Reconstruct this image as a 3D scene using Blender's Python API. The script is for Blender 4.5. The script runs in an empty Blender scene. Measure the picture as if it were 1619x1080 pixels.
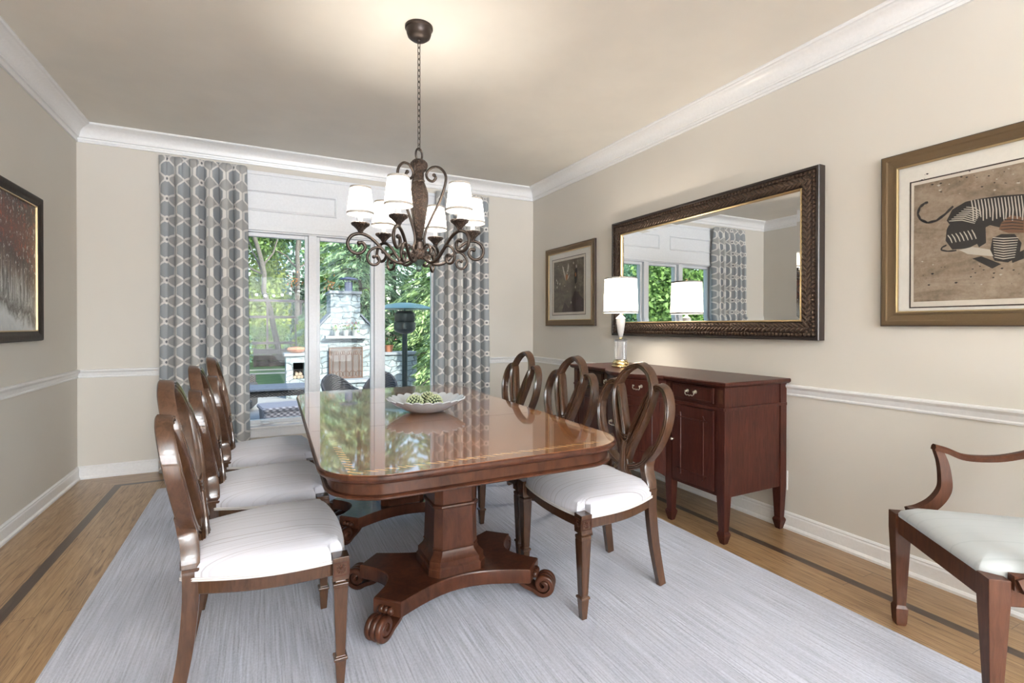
import bpy, bmesh, math, random
import numpy as np
from mathutils import Vector, Matrix
R = math.radians
PI = math.pi
SC = bpy.context.scene
COL = SC.collection
random.seed(7)

# ------------------------------------------------------------------ camera
cam_d = bpy.data.cameras.new('camera')
cam = bpy.data.objects.new('camera', cam_d)
COL.objects.link(cam)
cam_d.sensor_width = 36.0
cam_d.lens = 36.0 * 783.0 / 1619.0
cam_d.shift_y = -19.87 / 1619.0
cam_d.clip_start = 0.02
cam_d.clip_end = 400
YAW, PITCH, ROLL = 0.4693, -0.0054, 0.0009
cam.location = (0, 0, 1.2)
_F = Vector((math.sin(YAW) * math.cos(PITCH), math.cos(YAW) * math.cos(PITCH), math.sin(PITCH)))
_R = Vector((math.cos(YAW), -math.sin(YAW), 0))
_U = _R.cross(_F)
_R2 = _R * math.cos(ROLL) + _U * math.sin(ROLL)
_U2 = _U * math.cos(ROLL) - _R * math.sin(ROLL)
M = Matrix((_R2, _U2, -_F)).transposed()
cam.rotation_euler = M.to_euler()
SC.camera = cam

# ------------------------------------------------------------------ view, world, sun, fill lights
SC.view_settings.view_transform = 'Standard'
SC.view_settings.look = 'None'
SC.view_settings.gamma = 1.0
SC.view_settings.use_curve_mapping = False
SC.view_settings.exposure = 0.92
SC.cycles.max_bounces = 10
SC.cycles.diffuse_bounces = 5
SC.cycles.glossy_bounces = 5
SC.cycles.transparent_max_bounces = 12
SC.cycles.use_denoising = True
SC.cycles.caustics_reflective = False
SC.cycles.caustics_refractive = False
SC.cycles.sample_clamp_indirect = 6.0

wd = bpy.data.worlds.new('sky'); SC.world = wd
wd.use_nodes = True
wn = wd.node_tree.nodes; wl = wd.node_tree.links
sky = wn.new('ShaderNodeTexSky')
sky.sky_type = 'NISHITA'
sky.sun_disc = False
sky.sun_elevation = R(42); sky.sun_rotation = R(150)
sky.air_density = 1.2; sky.dust_density = 2.0
wl.new(sky.outputs[0], wn['Background'].inputs[0])
wn['Background'].inputs[1].default_value = 0.31

def light(name, kind, loc, energy, color=(1, 1, 1), parent=None, **kw):
    d = bpy.data.lights.new(name, kind)
    d.energy = energy; d.color = color
    for k, v in kw.items(): setattr(d, k, v)
    o = bpy.data.objects.new(name, d); COL.objects.link(o)
    o.location = loc
    if parent: o.parent = parent
    return o
sun = light('sun', 'SUN', (6, -10, 20), 3.9, (1.0, .95, .86), angle=R(.6))
sun.rotation_euler = Vector((-.36, .85, -.50)).to_track_quat('-Z', 'Y').to_euler()
# added fill panel and uplights behind the camera
a = light('front_fill_panel', 'AREA', (.76, -6.9, 1.5), 270, (.86, .92, 1.0), shape='RECTANGLE', size=3.8, size_y=2.4)
a.rotation_euler = (R(90), 0, 0)
for tx, ty, te in ((.75, -1.9, 70), (.75, -3.9, 300), (.75, -5.5, 360)):
    a = light('fill_uplight', 'AREA', (tx, ty, 1.85), te, (.76, .87, 1.0), shape='DISK', size=.9)
    a.rotation_euler = (R(180), 0, 0)

# ------------------------------------------------------------------ room numbers
XL, XR, D, YF, H = -1.278, 2.794, 4.975, -7.0, 2.768

# ------------------------------------------------------------------ materials
MATS = {}
class NT:
    def __init__(s, name):
        s.m = bpy.data.materials.new(name); s.m.use_nodes = True
        s.t = s.m.node_tree; s.n = s.t.nodes; s.l = s.t.links
        s.b = s.n['Principled BSDF']; s.out = s.n['Material Output']
        MATS[name] = s.m
    def new(s, kind, **kw):
        x = s.n.new('ShaderNode' + kind)
        for k, v in kw.items(): setattr(x, k, v)
        return x
    def link(s, a, b): s.l.new(a, b)
    def coord(s, which='Object'): return s.new('TexCoord').outputs[which]
    def mapping(s, scale=(1, 1, 1), rot=(0, 0, 0), src=None, loc=(0, 0, 0)):
        m = s.new('Mapping'); m.inputs['Scale'].default_value = scale; m.inputs['Rotation'].default_value = rot
        m.inputs['Location'].default_value = loc
        s.link(src if src is not None else s.coord(), m.inputs[0]); return m.outputs[0]
    def noise(s, vec, scale=5, detail=4, rough=.55, dist=0):
        n = s.new('TexNoise'); n.inputs['Scale'].default_value = scale; n.inputs['Detail'].default_value = detail
        n.inputs['Roughness'].default_value = rough; n.inputs['Distortion'].default_value = dist
        if vec is not None: s.link(vec, n.inputs['Vector'])
        return n.outputs['Fac']
    def ramp(s, fac, stops, interp='LINEAR'):
        r = s.new('ValToRGB'); r.color_ramp.interpolation = interp
        e = r.color_ramp.elements
        while len(e) < len(stops): e.new(.5)
        for i, (p, c) in enumerate(stops):
            e[i].position = p; e[i].color = (*c, 1) if len(c) == 3 else c
        s.link(fac, r.inputs[0]); return r.outputs[0]
    def math(s, op, a, b=None, c=None, clamp=False):
        m = s.new('Math', operation=op, use_clamp=clamp)
        for i, x in enumerate((a, b, c)):
            if x is None: continue
            if isinstance(x, (int, float)): m.inputs[i].default_value = x
            else: s.link(x, m.inputs[i])
        return m.outputs[0]
    def mix(s, fac, a, b, blend='MIX'):
        m = s.new('Mix', data_type='RGBA', blend_type=blend)
        for sock, x in ((m.inputs[0], fac), (m.inputs[6], a), (m.inputs[7], b)):
            if isinstance(x, (int, float)): sock.default_value = x
            elif isinstance(x, tuple): sock.default_value = (*x, 1) if len(x) == 3 else x
            else: s.link(x, sock)
        return m.outputs[2]
    def sep(s, vec):
        x = s.new('SeparateXYZ'); s.link(vec, x.inputs[0]); return x.outputs
    def base(s, c):
        if isinstance(c, tuple): s.b.inputs['Base Color'].default_value = (*c, 1)
        else: s.link(c, s.b.inputs['Base Color'])
    def set(s, **kw):
        for k, v in kw.items():
            i = s.b.inputs[k.replace('_', ' ')]
            if hasattr(v, 'default_value') or hasattr(v, 'links'): s.link(v, i)
            else: i.default_value = v
    def bump(s, h, strength=.3, dist=.01):
        b = s.new('Bump'); b.inputs['Strength'].default_value = strength; b.inputs['Distance'].default_value = dist
        s.link(h, b.inputs['Height']); s.link(b.outputs[0], s.b.inputs['Normal'])

def plain(name, color, rough=.5, metal=0, bump=0, bscale=60, **kw):
    n = NT(name)
    v = n.noise(n.coord(), bscale, 3)
    c2 = tuple(min(1, x * 1.03) for x in color); c1 = tuple(x * .97 for x in color)
    n.base(n.ramp(v, [(.3, c1), (.7, c2)]))
    n.set(Roughness=rough, Metallic=metal, **kw)
    if bump: n.bump(v, bump, .003)
    return n.m

def wood(name, dark, light_, scale=(1, 1, 1), nscale=14, rough=.28, coat=.6, bump=.05, ior=1.5, coat_rough=.05):
    n = NT(name)
    mp = n.mapping(scale)
    f1 = n.noise(mp, nscale, 8, .62, .9)
    f2 = n.noise(n.mapping((1, 1, 1)), 3.0, 3, .5)
    f = n.math('ADD', n.math('MULTIPLY', f1, .75), n.math('MULTIPLY', f2, .3))
    n.base(n.ramp(f, [(.30, dark), (.52, tuple((a + b) / 2 for a, b in zip(dark, light_))), (.74, light_)]))
    n.set(Roughness=rough + .12, Coat_Weight=coat * .45, Coat_Roughness=coat_rough, IOR=ior, Specular_IOR_Level=.10)
    n.bump(f1, bump, .002)
    return n.m

def wall_mat():
    n = NT('wall_paint')
    v = n.noise(n.coord(), 90, 4)
    u = n.noise(n.coord(), 1.2, 2)
    n.base(n.ramp(u, [(.3, (.605, .572, .518)), (.7, (.630, .596, .540))]))
    n.set(Roughness=.62); n.bump(v, .05, .002)
    return n.m
WALL = wall_mat()
CEIL = plain('ceiling_paint', (.77, .74, .675), .75, 0, .0, 3)
WHITE = plain('white_trim_paint', (.78, .78, .78), .32)
WHITEW = plain('white_window_paint', (.74, .76, .79), .35)
CHAIRWOOD = wood('chair_walnut', (.024, .011, .006), (.085, .039, .020), (9, 9, 1.5), 8, .22, 2.0)
TABLEWOOD = wood('table_base_mahogany', (.014, .005, .003), (.078, .026, .013), (3, 3, 1.0), 9, .22, .7)
SIDEWOOD = wood('sideboard_mahogany', (.016, .005, .004), (.070, .019, .012), (7, 7, .8), 9, .30, .6)
ARMWOOD = wood('armchair_mahogany', (.038, .014, .008), (.100, .038, .020), (7, 7, 1.0), 10, .3, .5)
BRASS = plain('polished_brass', (.78, .62, .34), .22, 1)
OLDBRASS = plain('aged_brass', (.55, .50, .42), .3, 1)
BRONZE = plain('oiled_bronze', (.048, .036, .030), .38, .75, .1, 120)
CARVED = None
def carved_mat(name, dark, light_, vs=70, rough=.42, metal=.45, strength=.8):
    n = NT(name)
    vo = n.new('TexVoronoi'); vo.inputs['Scale'].default_value = vs; n.link(n.coord(), vo.inputs['Vector'])
    nz = n.noise(n.coord(), vs * .7, 4, .6, 1.5)
    h = n.math('ADD', n.math('MULTIPLY', vo.outputs['Distance'], -.7), nz)
    n.base(n.ramp(h, [(.18, dark), (.55, light_)]))
    n.set(Roughness=rough, Metallic=metal); n.bump(h, strength, .008)
    return n.m
CARVED = carved_mat('carved_bronze', (.022, .013, .009), (.15, .085, .056), 130)
MIRFRAME = carved_mat('mirror_carving', (.030, .017, .011), (.17, .105, .068), 75, .38, .5, .9)
MIRLEAF = plain('carved_leaf_bronze', (.095, .064, .047), .30, .75, .3, 150)
MIREDGE = plain('mirror_dark_edge', (.022, .015, .013), .35, .2)
GOLDBEAD = plain('gold_beading', (.62, .47, .26), .3, .9)
n = NT('mirror_silver'); n.base((.92, .93, .92)); n.set(Metallic=1.0, Roughness=.0); MIRROR = n.m

def striped_fabric(name, c0, c1, axis, freq, rough=.85):
    n = NT(name)
    nz = n.noise(n.mapping((.8, .8, .8)), 6, 3)
    s = n.sep(n.coord())[axis]
    w = n.math('ADD', s, n.math('MULTIPLY', nz, .012))
    x = n.noise(None, freq, 2, .5)
    comb = n.new('CombineXYZ'); n.link(w, comb.inputs[0])
    n.link(comb.outputs[0], x.node.inputs['Vector'])
    n.base(n.ramp(x, [(.37, c1), (.45, c0), (1, c0)]))
    n.set(Roughness=rough, Sheen_Weight=.2)
    f = n.noise(n.coord(), 400, 2)
    n.bump(f, .15, .002)
    return n.m
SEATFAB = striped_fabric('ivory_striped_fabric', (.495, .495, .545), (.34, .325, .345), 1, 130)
ARMFAB = striped_fabric('pale_mint_fabric', (.48, .51, .52), (.43, .465, .475), 0, 60)
PIPING = plain('seat_piping', (.55, .53, .52), .8)

# table top: flame mahogany with a cross-banded inlay that follows the edge
TX0, TX1, TY0, TY1, TZ = .176, 1.308, 1.462, 3.575, .76
TCX, TCY = (TX0 + TX1) / 2, (TY0 + TY1) / 2
def tabletop_mat():
    n = NT('table_top_mahogany')
    f1 = n.noise(n.mapping((2.6, .7, 1)), 5, 5, .5, .5)
    f2 = n.noise(n.mapping((30, 1.2, 1)), 4, 4, .5)
    f = n.math('ADD', n.math('MULTIPLY', f1, .6), n.math('MULTIPLY', f2, .4))
    col = n.ramp(f, [(.3, (.105, .030, .007)), (.52, (.225, .073, .016)), (.72, (.38, .145, .040))])
    sx, sy, sz = n.sep(n.coord())
    dx = n.math('SUBTRACT', (TX1 - TX0) / 2, n.math('ABSOLUTE', sx))
    dy = n.math('SUBTRACT', (TY1 - TY0) / 2, n.math('ABSOLUTE', sy))
    d = n.math('MINIMUM', dx, dy)
    band = n.math('MULTIPLY', n.math('GREATER_THAN', d, .056), n.math('LESS_THAN', d, .082))
    g = n.math('FRACT', n.math('MULTIPLY', n.math('ADD', n.math('ADD', sx, sy), n.math('MULTIPLY', f1, .06)), 30))
    bc = n.ramp(g, [(.25, (.17, .06, .02)), (.45, (.36, .18, .065)), (.7, (.58, .35, .145))])
    n.base(n.mix(band, col, bc))
    n.set(Roughness=.22, Coat_Weight=1.0, Coat_Roughness=.035, Coat_IOR=1.78, IOR=1.5)
    return n.m
TOPMAT = tabletop_mat()

def floor_mat():
    n = NT('oak_floor')
    o = n.coord(); sx, sy, sz = n.sep(o)
    dl = n.math('SUBTRACT', sx, XL); dr = n.math('SUBTRACT', XR, sx); db = n.math('SUBTRACT', D, sy)
    ds = n.math('MINIMUM', dl, dr)
    swap = n.math('MULTIPLY', n.math('LESS_THAN', db, ds), n.math('LESS_THAN', db, .345))
    def plank_coord(u, v):
        c = n.new('CombineXYZ'); n.link(u, c.inputs[0]); n.link(v, c.inputs[1]); return c.outputs[0]
    mv = n.new('Mix', data_type='VECTOR')
    n.link(swap, mv.inputs[0]); n.link(plank_coord(sy, sx), mv.inputs[4]); n.link(plank_coord(sx, sy), mv.inputs[5])
    pv = mv.outputs[1]
    br = n.new('TexBrick'); br.offset = .37; br.inputs['Scale'].default_value = 1.0
    br.inputs['Brick Width'].default_value = 1.35; br.inputs['Row Height'].default_value = .083
    br.inputs['Mortar Size'].default_value = .0012; br.inputs['Bias'].default_value = 0
    br.inputs['Color1'].default_value = (0, 0, 0, 1); br.inputs['Color2'].default_value = (1, 1, 1, 1); br.inputs['Mortar'].default_value = (.5, .5, .5, 1)
    n.link(pv, br.inputs['Vector'])
    mp = n.mapping((1.6, 22, 1), src=pv)
    add = n.new('VectorMath', operation='MULTIPLY_ADD'); n.link(br.outputs['Color'], add.inputs[0]); add.inputs[1].default_value = (7, 3, 5); n.link(mp, add.inputs[2])
    gr = n.noise(add.outputs[0], 2.4, 8, .62, 1.3)
    fine = n.noise(n.mapping((6, 160, 1), src=pv), 2, 3)
    f = n.math('ADD', n.math('MULTIPLY', gr, .75), n.math('MULTIPLY', fine, .25))
    col = n.ramp(f, [(.36, (.095, .048, .022)), (.45, (.290, .172, .082)), (.62, (.430, .280, .145))])
    bcol = n.new('RGBToBW'); n.link(br.outputs['Color'], bcol.inputs[0])
    tint = n.mix(n.math('MULTIPLY', bcol.outputs[0], .30), col, (.26, .135, .055))
    edge = n.math('MINIMUM', ds, db)
    stripe = n.math('MULTIPLY', n.math('GREATER_THAN', edge, .293), n.math('LESS_THAN', edge, .343))
    sc = n.ramp(f, [(.3, (.040, .022, .014)), (.7, (.085, .050, .032))])
    c2 = n.mix(stripe, tint, sc)
    c3 = n.mix(n.math('MULTIPLY', br.outputs['Fac'], .7), c2, (.05, .025, .012))
    n.base(c3)
    n.set(Roughness=.34, Coat_Weight=.25, Coat_Roughness=.18)
    n.bump(f, .10, .002)
    return n.m
FLOORMAT = floor_mat()

def rug_mat():
    n = NT('rug_weave')
    sx, sy, sz = n.sep(n.coord())
    rib = n.noise(n.mapping((135, 3.2, 1)), 1.0, 2, .6, .2)
    tuft = n.noise(n.mapping((120, 60, 1)), 1.3, 3, .75)
    patch = n.noise(n.mapping((2.4, 1.1, 1)), 1.3, 5, .65)
    h = n.math('ADD', n.math('MULTIPLY', rib, .75), n.math('MULTIPLY', tuft, .45))
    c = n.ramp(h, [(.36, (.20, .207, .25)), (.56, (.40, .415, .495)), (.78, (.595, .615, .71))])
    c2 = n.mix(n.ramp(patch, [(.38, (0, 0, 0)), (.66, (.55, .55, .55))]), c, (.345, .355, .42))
    n.base(c2); n.set(Roughness=.9, Sheen_Weight=.3)
    n.bump(h, .7, .006)
    return n.m
RUGMAT = rug_mat()

def curtain_mat():
    n = NT('trellis_curtain_fabric')
    uv = n.sep(n.coord('UV'))
    W_, Hh = .195, .165
    cu = n.math('DIVIDE', uv[0], W_); cv = n.math('DIVIDE', uv[1], Hh)
    u = n.math('SUBTRACT', n.math('FRACT', cu), .5)
    odd = n.math('MODULO', n.math('FLOOR', cu), 2)
    v = n.math('SUBTRACT', n.math('FRACT', cv), .5)
    au = n.math('ABSOLUTE', u); av = n.math('ABSOLUTE', v)
    f = n.math('MINIMUM', n.math('MULTIPLY', av, 1.25), .405)
    dline = n.math('ABSOLUTE', n.math('SUBTRACT', au, f))
    line = n.math('LESS_THAN', dline, .070)
    # ring at the crossings
    rr = n.math('SQRT', n.math('ADD', n.math('POWER', n.math('MULTIPLY', u, W_), 2), n.math('POWER', n.math('MULTIPLY', v, Hh), 2)))
    ev = n.math('LESS_THAN', odd, .5)
    ring = n.math('MULTIPLY', n.math('MULTIPLY', n.math('LESS_THAN', rr, .028), n.math('GREATER_THAN', rr, .011)), ev)
    core = n.math('MULTIPLY', n.math('LESS_THAN', rr, .011), ev)
    pat = n.math('MAXIMUM', line, ring, clamp=True)
    weave = n.noise(n.mapping((600, 60, 1), src=n.coord('UV')), 1, 3)
    inside = n.math('LESS_THAN', au, f)
    bg = n.mix(inside, (.45, .445, .43), (.325, .350, .375))
    bg2 = n.mix(n.math('MULTIPLY', weave, .5), bg, (.40, .415, .425))
    c = n.mix(pat, bg2, (.76, .745, .715))
    c = n.mix(core, c, (.20, .21, .22))
    n.base(c); n.set(Roughness=.75, Sheen_Weight=.15)
    n.bump(weave, .12, .002)
    # a little daylight comes through the cloth
    tr = n.new('BsdfTranslucent'); n.link(c, tr.inputs[0])
    mx = n.new('MixShader'); mx.inputs[0].default_value = .15
    n.link(n.b.outputs[0], mx.inputs[1]); n.link(tr.outputs[0], mx.inputs[2]); n.link(mx.outputs[0], n.out.inputs[0])
    return n.m
CURTAIN = curtain_mat()

def shade_mat(name, col, emit):
    n = NT(name)
    v = n.noise(n.mapping((200, 200, 8)), 1, 2)
    n.base(n.ramp(v, [(.3, tuple(x * .95 for x in col)), (.7, col)]))
    n.set(Roughness=.8)
    tr = n.new('BsdfTranslucent'); tr.inputs[0].default_value = (*col, 1)
    em = n.new('Emission'); em.inputs[0].default_value = (1, .97, .92, 1); em.inputs[1].default_value = emit
    mx = n.new('MixShader'); mx.inputs[0].default_value = .78
    ad = n.new('AddShader')
    n.link(n.b.outputs[0], mx.inputs[1]); n.link(tr.outputs[0], mx.inputs[2])
    n.link(mx.outputs[0], ad.inputs[0]); n.link(em.outputs[0], ad.inputs[1]); n.link(ad.outputs[0], n.out.inputs[0])
    return n.m
SHADE = shade_mat('lit_linen_shade', (.85, .83, .79), .35)
SHADETRIM = plain('shade_trim', (.66, .62, .56), .8)
SHADEBAND = plain('shade_band', (.36, .34, .31), .8)
SLEEVE = shade_mat('candle_sleeve', (.8, .8, .78), .12)

def glass_mat(name, tint=(1, 1, 1), refl=.06):
    n = NT(name)
    t = n.new('BsdfTransparent'); t.inputs[0].default_value = (*tint, 1)
    g = n.new('BsdfGlossy'); g.inputs['Roughness'].default_value = .0
    lw_ = n.new('LayerWeight'); lw_.inputs[0].default_value = .5
    fr = n.math('MULTIPLY_ADD', n.math('POWER', lw_.outputs['Facing'], 5), .80, .008)
    mx = n.new('MixShader'); n.link(fr, mx.inputs[0])
    n.link(t.outputs[0], mx.inputs[1]); n.link(g.outputs[0], mx.inputs[2]); n.link(mx.outputs[0], n.out.inputs[0])
    return n.m
PANE = glass_mat('window_glass', (.97, 1.0, .99))
PICGLASS = glass_mat('picture_glass')
n = NT('frosted_bowl_glass')
n.base((.80, .86, .92)); n.set(Roughness=.22, Transmission_Weight=.45, IOR=1.35, Coat_Weight=.5)
n.bump(n.noise(n.coord(), 90, 3), .4, .004); BOWLGLASS = n.m
n = NT('crystal'); n.base((.93, .93, .95)); n.set(Roughness=.04, Transmission_Weight=.85, IOR=1.5); CRYSTAL = n.m
PORC = plain('fluted_porcelain', (.72, .70, .68), .35, Transmission_Weight=.2)
MATBOARD = plain('ivory_mat_board', (.72, .70, .65), .8)
PAPER = plain('print_paper', (.62, .57, .50), .85)
GILT = plain('antique_gilt_frame', (.150, .102, .056), .42, .6, .25, 160)
GILTL = plain('gilt_bright_edge', (.50, .38, .21), .3, .8)
DARKLINE = plain('dark_line', (.05, .035, .03), .6)
BLACKFRAME = wood('espresso_frame', (.012, .009, .008), (.050, .040, .032), (20, 20, 2), 6, .4, .3)

# ------------------------------------------------------------------ mesh builder
def cr(pts, n=8, closed=False):
    P = [np.array(p, float) for p in pts]; m = len(P); out = []
    segs = m if closed else m - 1
    for i in range(segs):
        if closed: p0, p1, p2, p3 = P[(i - 1) % m], P[i], P[(i + 1) % m], P[(i + 2) % m]
        else:
            p1, p2 = P[i], P[i + 1]
            p0 = P[i - 1] if i > 0 else 2 * p1 - p2
            p3 = P[i + 2] if i + 2 < m else 2 * p2 - p1
        for k in range(n):
            t = k / n
            out.append(.5 * ((2 * p1) + (p2 - p0) * t + (2 * p0 - 5 * p1 + 4 * p2 - p3) * t * t + (3 * p1 - p0 - 3 * p2 + p3) * t ** 3))
    if not closed: out.append(P[-1])
    return [tuple(x) for x in out]

def rounded_rect(x0, x1, y0, y1, r, n=10):
    o = []
    for cx, cy, a0 in ((x1 - r, y0 + r, -90), (x1 - r, y1 - r, 0), (x0 + r, y1 - r, 90), (x0 + r, y0 + r, 180)):
        for k in range(n + 1):
            a = R(a0 + 90 * k / n); o.append((cx + r * math.cos(a), cy + r * math.sin(a)))
    return o

class MB:
    def __init__(s): s.v = []; s.f = []; s.uv = None; s.mi = []
    def add(s, v, f, mi=0):
        o = len(s.v); s.v += [tuple(map(float, p)) for p in v]; s.f += [tuple(i + o for i in q) for q in f]; s.mi += [mi] * len(f); return s
    def box(s, x0, x1, y0, y1, z0, z1, mi=0):
        v = [(x, y, z) for z in (z0, z1) for y in (y0, y1) for x in (x0, x1)]
        return s.add(v, [(0, 2, 3, 1), (4, 5, 7, 6), (0, 1, 5, 4), (2, 6, 7, 3), (0, 4, 6, 2), (1, 3, 7, 5)], mi)
    def loft(s, rings, closed=False, cap=True, mi=0, wrap=True):
        n = len(rings[0]); v = [p for r in rings for p in r]; f = []
        m = len(rings)
        for i in range(m if closed else m - 1):
            a = i * n; b = ((i + 1) % m) * n
            for k in range(n if wrap else n - 1):
                k2 = (k + 1) % n
                f.append((a + k, a + k2, b + k2, b + k))
        if cap and not closed:
            f.append(tuple(reversed(range(n)))); f.append(tuple(range((m - 1) * n, m * n)))
        return s.add(v, f, mi)
    def prism(s, poly, z0, z1, mi=0):
        return s.loft([[(x, y, z0) for x, y in poly], [(x, y, z1) for x, y in poly]], mi=mi)
    def prism_rings(s, rings, mi=0):           # [(poly, z)]
        return s.loft([[(x, y, z) for x, y in p] for p, z in rings], mi=mi)
    def lathe(s, prof, seg=24, c=(0, 0, 0), mod=None, cap=True, mi=0):
        rings = []
        for r, z in prof:
            ring = []
            for k in range(seg):
                a = 2 * PI * k / seg; rr = r * (mod(a) if mod else 1)
                ring.append((c[0] + rr * math.cos(a), c[1] + rr * math.sin(a), c[2] + z))
            rings.append(ring)
        return s.loft(rings, cap=cap, mi=mi)
    def sweep(s, path, prof, closed=False, bn=None, scale=None, cap=True, mi=0):
        P = [Vector(p) for p in path]; n = len(P); rings = []
        N = None
        for i in range(n):
            if closed: t = P[(i + 1) % n] - P[i - 1]
            else: t = P[min(i + 1, n - 1)] - P[max(i - 1, 0)]
            if t.length < 1e-9: t = Vector((0, 0, 1))
            t.normalize()
            if bn is not None:
                B = Vector(bn); B = (B - t * B.dot(t)).normalized(); N = t.cross(B)
            else:
                if N is None:
                    N = t.orthogonal().normalized()
                N = (N - t * N.dot(t))
                if N.length < 1e-6: N = t.orthogonal()
                N.normalize(); B = N.cross(t) * -1
            sc = 1 if scale is None else (scale[i] if not callable(scale) else scale(i / (n - 1)))
            su, sv = (sc, sc) if isinstance(sc, (int, float)) else sc
            rings.append([tuple(P[i] + N * (u * su) + B * (v * sv)) for u, v in prof])
        return s.loft(rings, closed=closed, cap=cap, mi=mi)
    def tube(s, path, r, seg=8, closed=False, bn=None, mi=0):
        prof = [(math.cos(2 * PI * k / seg), math.sin(2 * PI * k / seg)) for k in range(seg)]
        sc = [r] * len(path) if isinstance(r, (int, float)) else r
        return s.sweep(path, prof, closed, bn, sc, mi=mi)
    def ball(s, c, r, seg=14, rings=9, sc=(1, 1, 1), mi=0):
        v = [(c[0], c[1], c[2] - r * sc[2])]; f = []
        for i in range(1, rings):
            a = -PI / 2 + PI * i / rings
            for k in range(seg):
                b = 2 * PI * k / seg
                v.append((c[0] + r * sc[0] * math.cos(a) * math.cos(b), c[1] + r * sc[1] * math.cos(a) * math.sin(b), c[2] + r * sc[2] * math.sin(a)))
        v.append((c[0], c[1], c[2] + r * sc[2]))
        for k in range(seg): f.append((0, 1 + (k + 1) % seg, 1 + k))
        for i in range(rings - 2):
            for k in range(seg):
                a = 1 + i * seg + k; b = 1 + i * seg + (k + 1) % seg
                f.append((a, b, b + seg, a + seg))
        top = len(v) - 1; o = 1 + (rings - 2) * seg
        for k in range(seg): f.append((o + k, o + (k + 1) % seg, top))
        return s.add(v, f, mi)
    def xf(s, mat, start=0):
        for i in range(start, len(s.v)): s.v[i] = tuple(mat @ Vector(s.v[i]))
        return s
    def build(s, name, mat, parent=None, smooth=True, bevel=0, angle=38, fix=True):
        me = bpy.data.meshes.new(name); me.from_pydata(s.v, [], s.f); me.validate()
        mats = mat if isinstance(mat, (list, tuple)) else [mat]
        for m in mats: me.materials.append(m)
        if len(mats) > 1 and len(me.polygons) == len(s.mi):
            me.polygons.foreach_set('material_index', s.mi)
        if fix and len(s.f) < 60000:
            bm = bmesh.new(); bm.from_mesh(me); bmesh.ops.recalc_face_normals(bm, faces=bm.faces); bm.to_mesh(me); bm.free()
        if s.uv is not None:
            ul = me.uv_layers.new(name='UVMap')
            for l in me.loops: ul.data[l.index].uv = s.uv[l.vertex_index]
        if smooth:
            me.polygons.foreach_set('use_smooth', [True] * len(me.polygons))
            me.set_sharp_from_angle(angle=R(angle))
        me.update()
        o = bpy.data.objects.new(name, me); COL.objects.link(o)
        if parent: o.parent = parent
        if bevel:
            b = o.modifiers.new('bevel', 'BEVEL'); b.width = bevel; b.segments = 2; b.limit_method = 'ANGLE'; b.angle_limit = R(40)
            b.harden_normals = True
        return o

def tag(o, label=None, cat=None, group=None, kind=None):
    if label: o['label'] = label
    if cat: o['category'] = cat
    if group: o['group'] = group
    if kind: o['kind'] = kind
    return o
def thing(name, label, cat, loc=(0, 0, 0), rotz=0, group=None, kind=None):
    o = bpy.data.objects.new(name, None); COL.objects.link(o)
    o.empty_display_size = .1
    o.location = loc; o.rotation_euler = (0, 0, rotz)
    return tag(o, label, cat, group, kind)
def struct(o): o['kind'] = 'structure'; return o
def copy_tree(o, parent=None):
    c = o.copy(); COL.objects.link(c)
    if parent: c.parent = parent
    for ch in [x for x in bpy.data.objects if x.parent == o]: copy_tree(ch, c)
    return c

# ================================================================== THE SETTING
struct(MB().box(XL - .15, XR + .15, YF - .15, D + .15, -.12, 0).build('floor', FLOORMAT, smooth=False))
struct(MB().box(XL - .15, XR + .15, YF - .15, D + .15, H, H + .14).build('ceiling', CEIL, smooth=False))
struct(MB().box(XL - .15, XL, YF - .15, D + .15, 0, H).build('wall_left', WALL, smooth=False))
struct(MB().box(XR, XR + .15, YF - .15, D + .15, 0, H).build('wall_right', WALL, smooth=False))
struct(MB().box(XL, XR, YF - .15, YF, 0, H).build('wall_front', WALL, smooth=False))
WX0, WX1, WZ0, WZ1 = -.245, 1.715, .300, 2.065
b = MB()
b.box(XL, WX0, D, D + .15, 0, H); b.box(WX1, XR, D, D + .15, 0, H)
b.box(WX0, WX1, D, D + .15, 0, WZ0); b.box(WX0, WX1, D, D + .15, WZ1, H)
struct(b.build('wall_back', WALL, smooth=False))

def run_profile(name, prof, wall, a0, a1, mit0=True, mit1=True):
    """prof: (out from wall, z).  wall: 'L','R','B','F' ; mitred at its ends"""
    def pt(al, o, z):
        if wall == 'L': return (XL + o, al, z)
        if wall == 'R': return (XR - o, al, z)
        if wall == 'B': return (al, D - o, z)
        return (al, YF + o, z)
    r0 = [pt(a0 + (o if mit0 else 0), o, z) for o, z in prof]
    r1 = [pt(a1 - (o if mit1 else 0), o, z) for o, z in prof]
    return struct(MB().loft([r0, r1]).build(name, WHITE, angle=25))
def arc(cx, cz, r, a0, a1, n=6): return [(cx + r * math.cos(R(a0 + (a1 - a0) * k / n)), cz + r * math.sin(R(a0 + (a1 - a0) * k / n))) for k in range(n + 1)]
zc = 2.632
crown = [(0, H), (0, zc), (.012, zc), (.014, zc + .012), (.008, zc + .020)] + [(.010, zc + .034), (.022, zc + .036), (.024, zc + .046)] + \
    arc(.094, zc + .046, .068, 180, 105, 7) + [(.082, zc + .116), (.088, zc + .119), (.100, zc + .120), (.106, zc + .128), (.106, H)]
rail = [(0, .792), (.008, .792), (.010, .800), (.006, .806), (.012, .820), (.014, .830), (.022, .838), (.028, .846), (.028, .854), (.022, .858), (0, .858)]
base = [(0, 0), (.022, 0), (.022, .012), (.016, .022), (.013, .024), (.013, .078), (.009, .086), (.011, .092), (.006, .100), (0, .102)]
for nm, (w, a0, a1) in dict(left=('L', YF, D), right=('R', YF, D), back=('B', XL, XR), front=('F', XL, XR)).items():
    run_profile('baseboard_' + nm, base, w, a0, a1)
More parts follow.
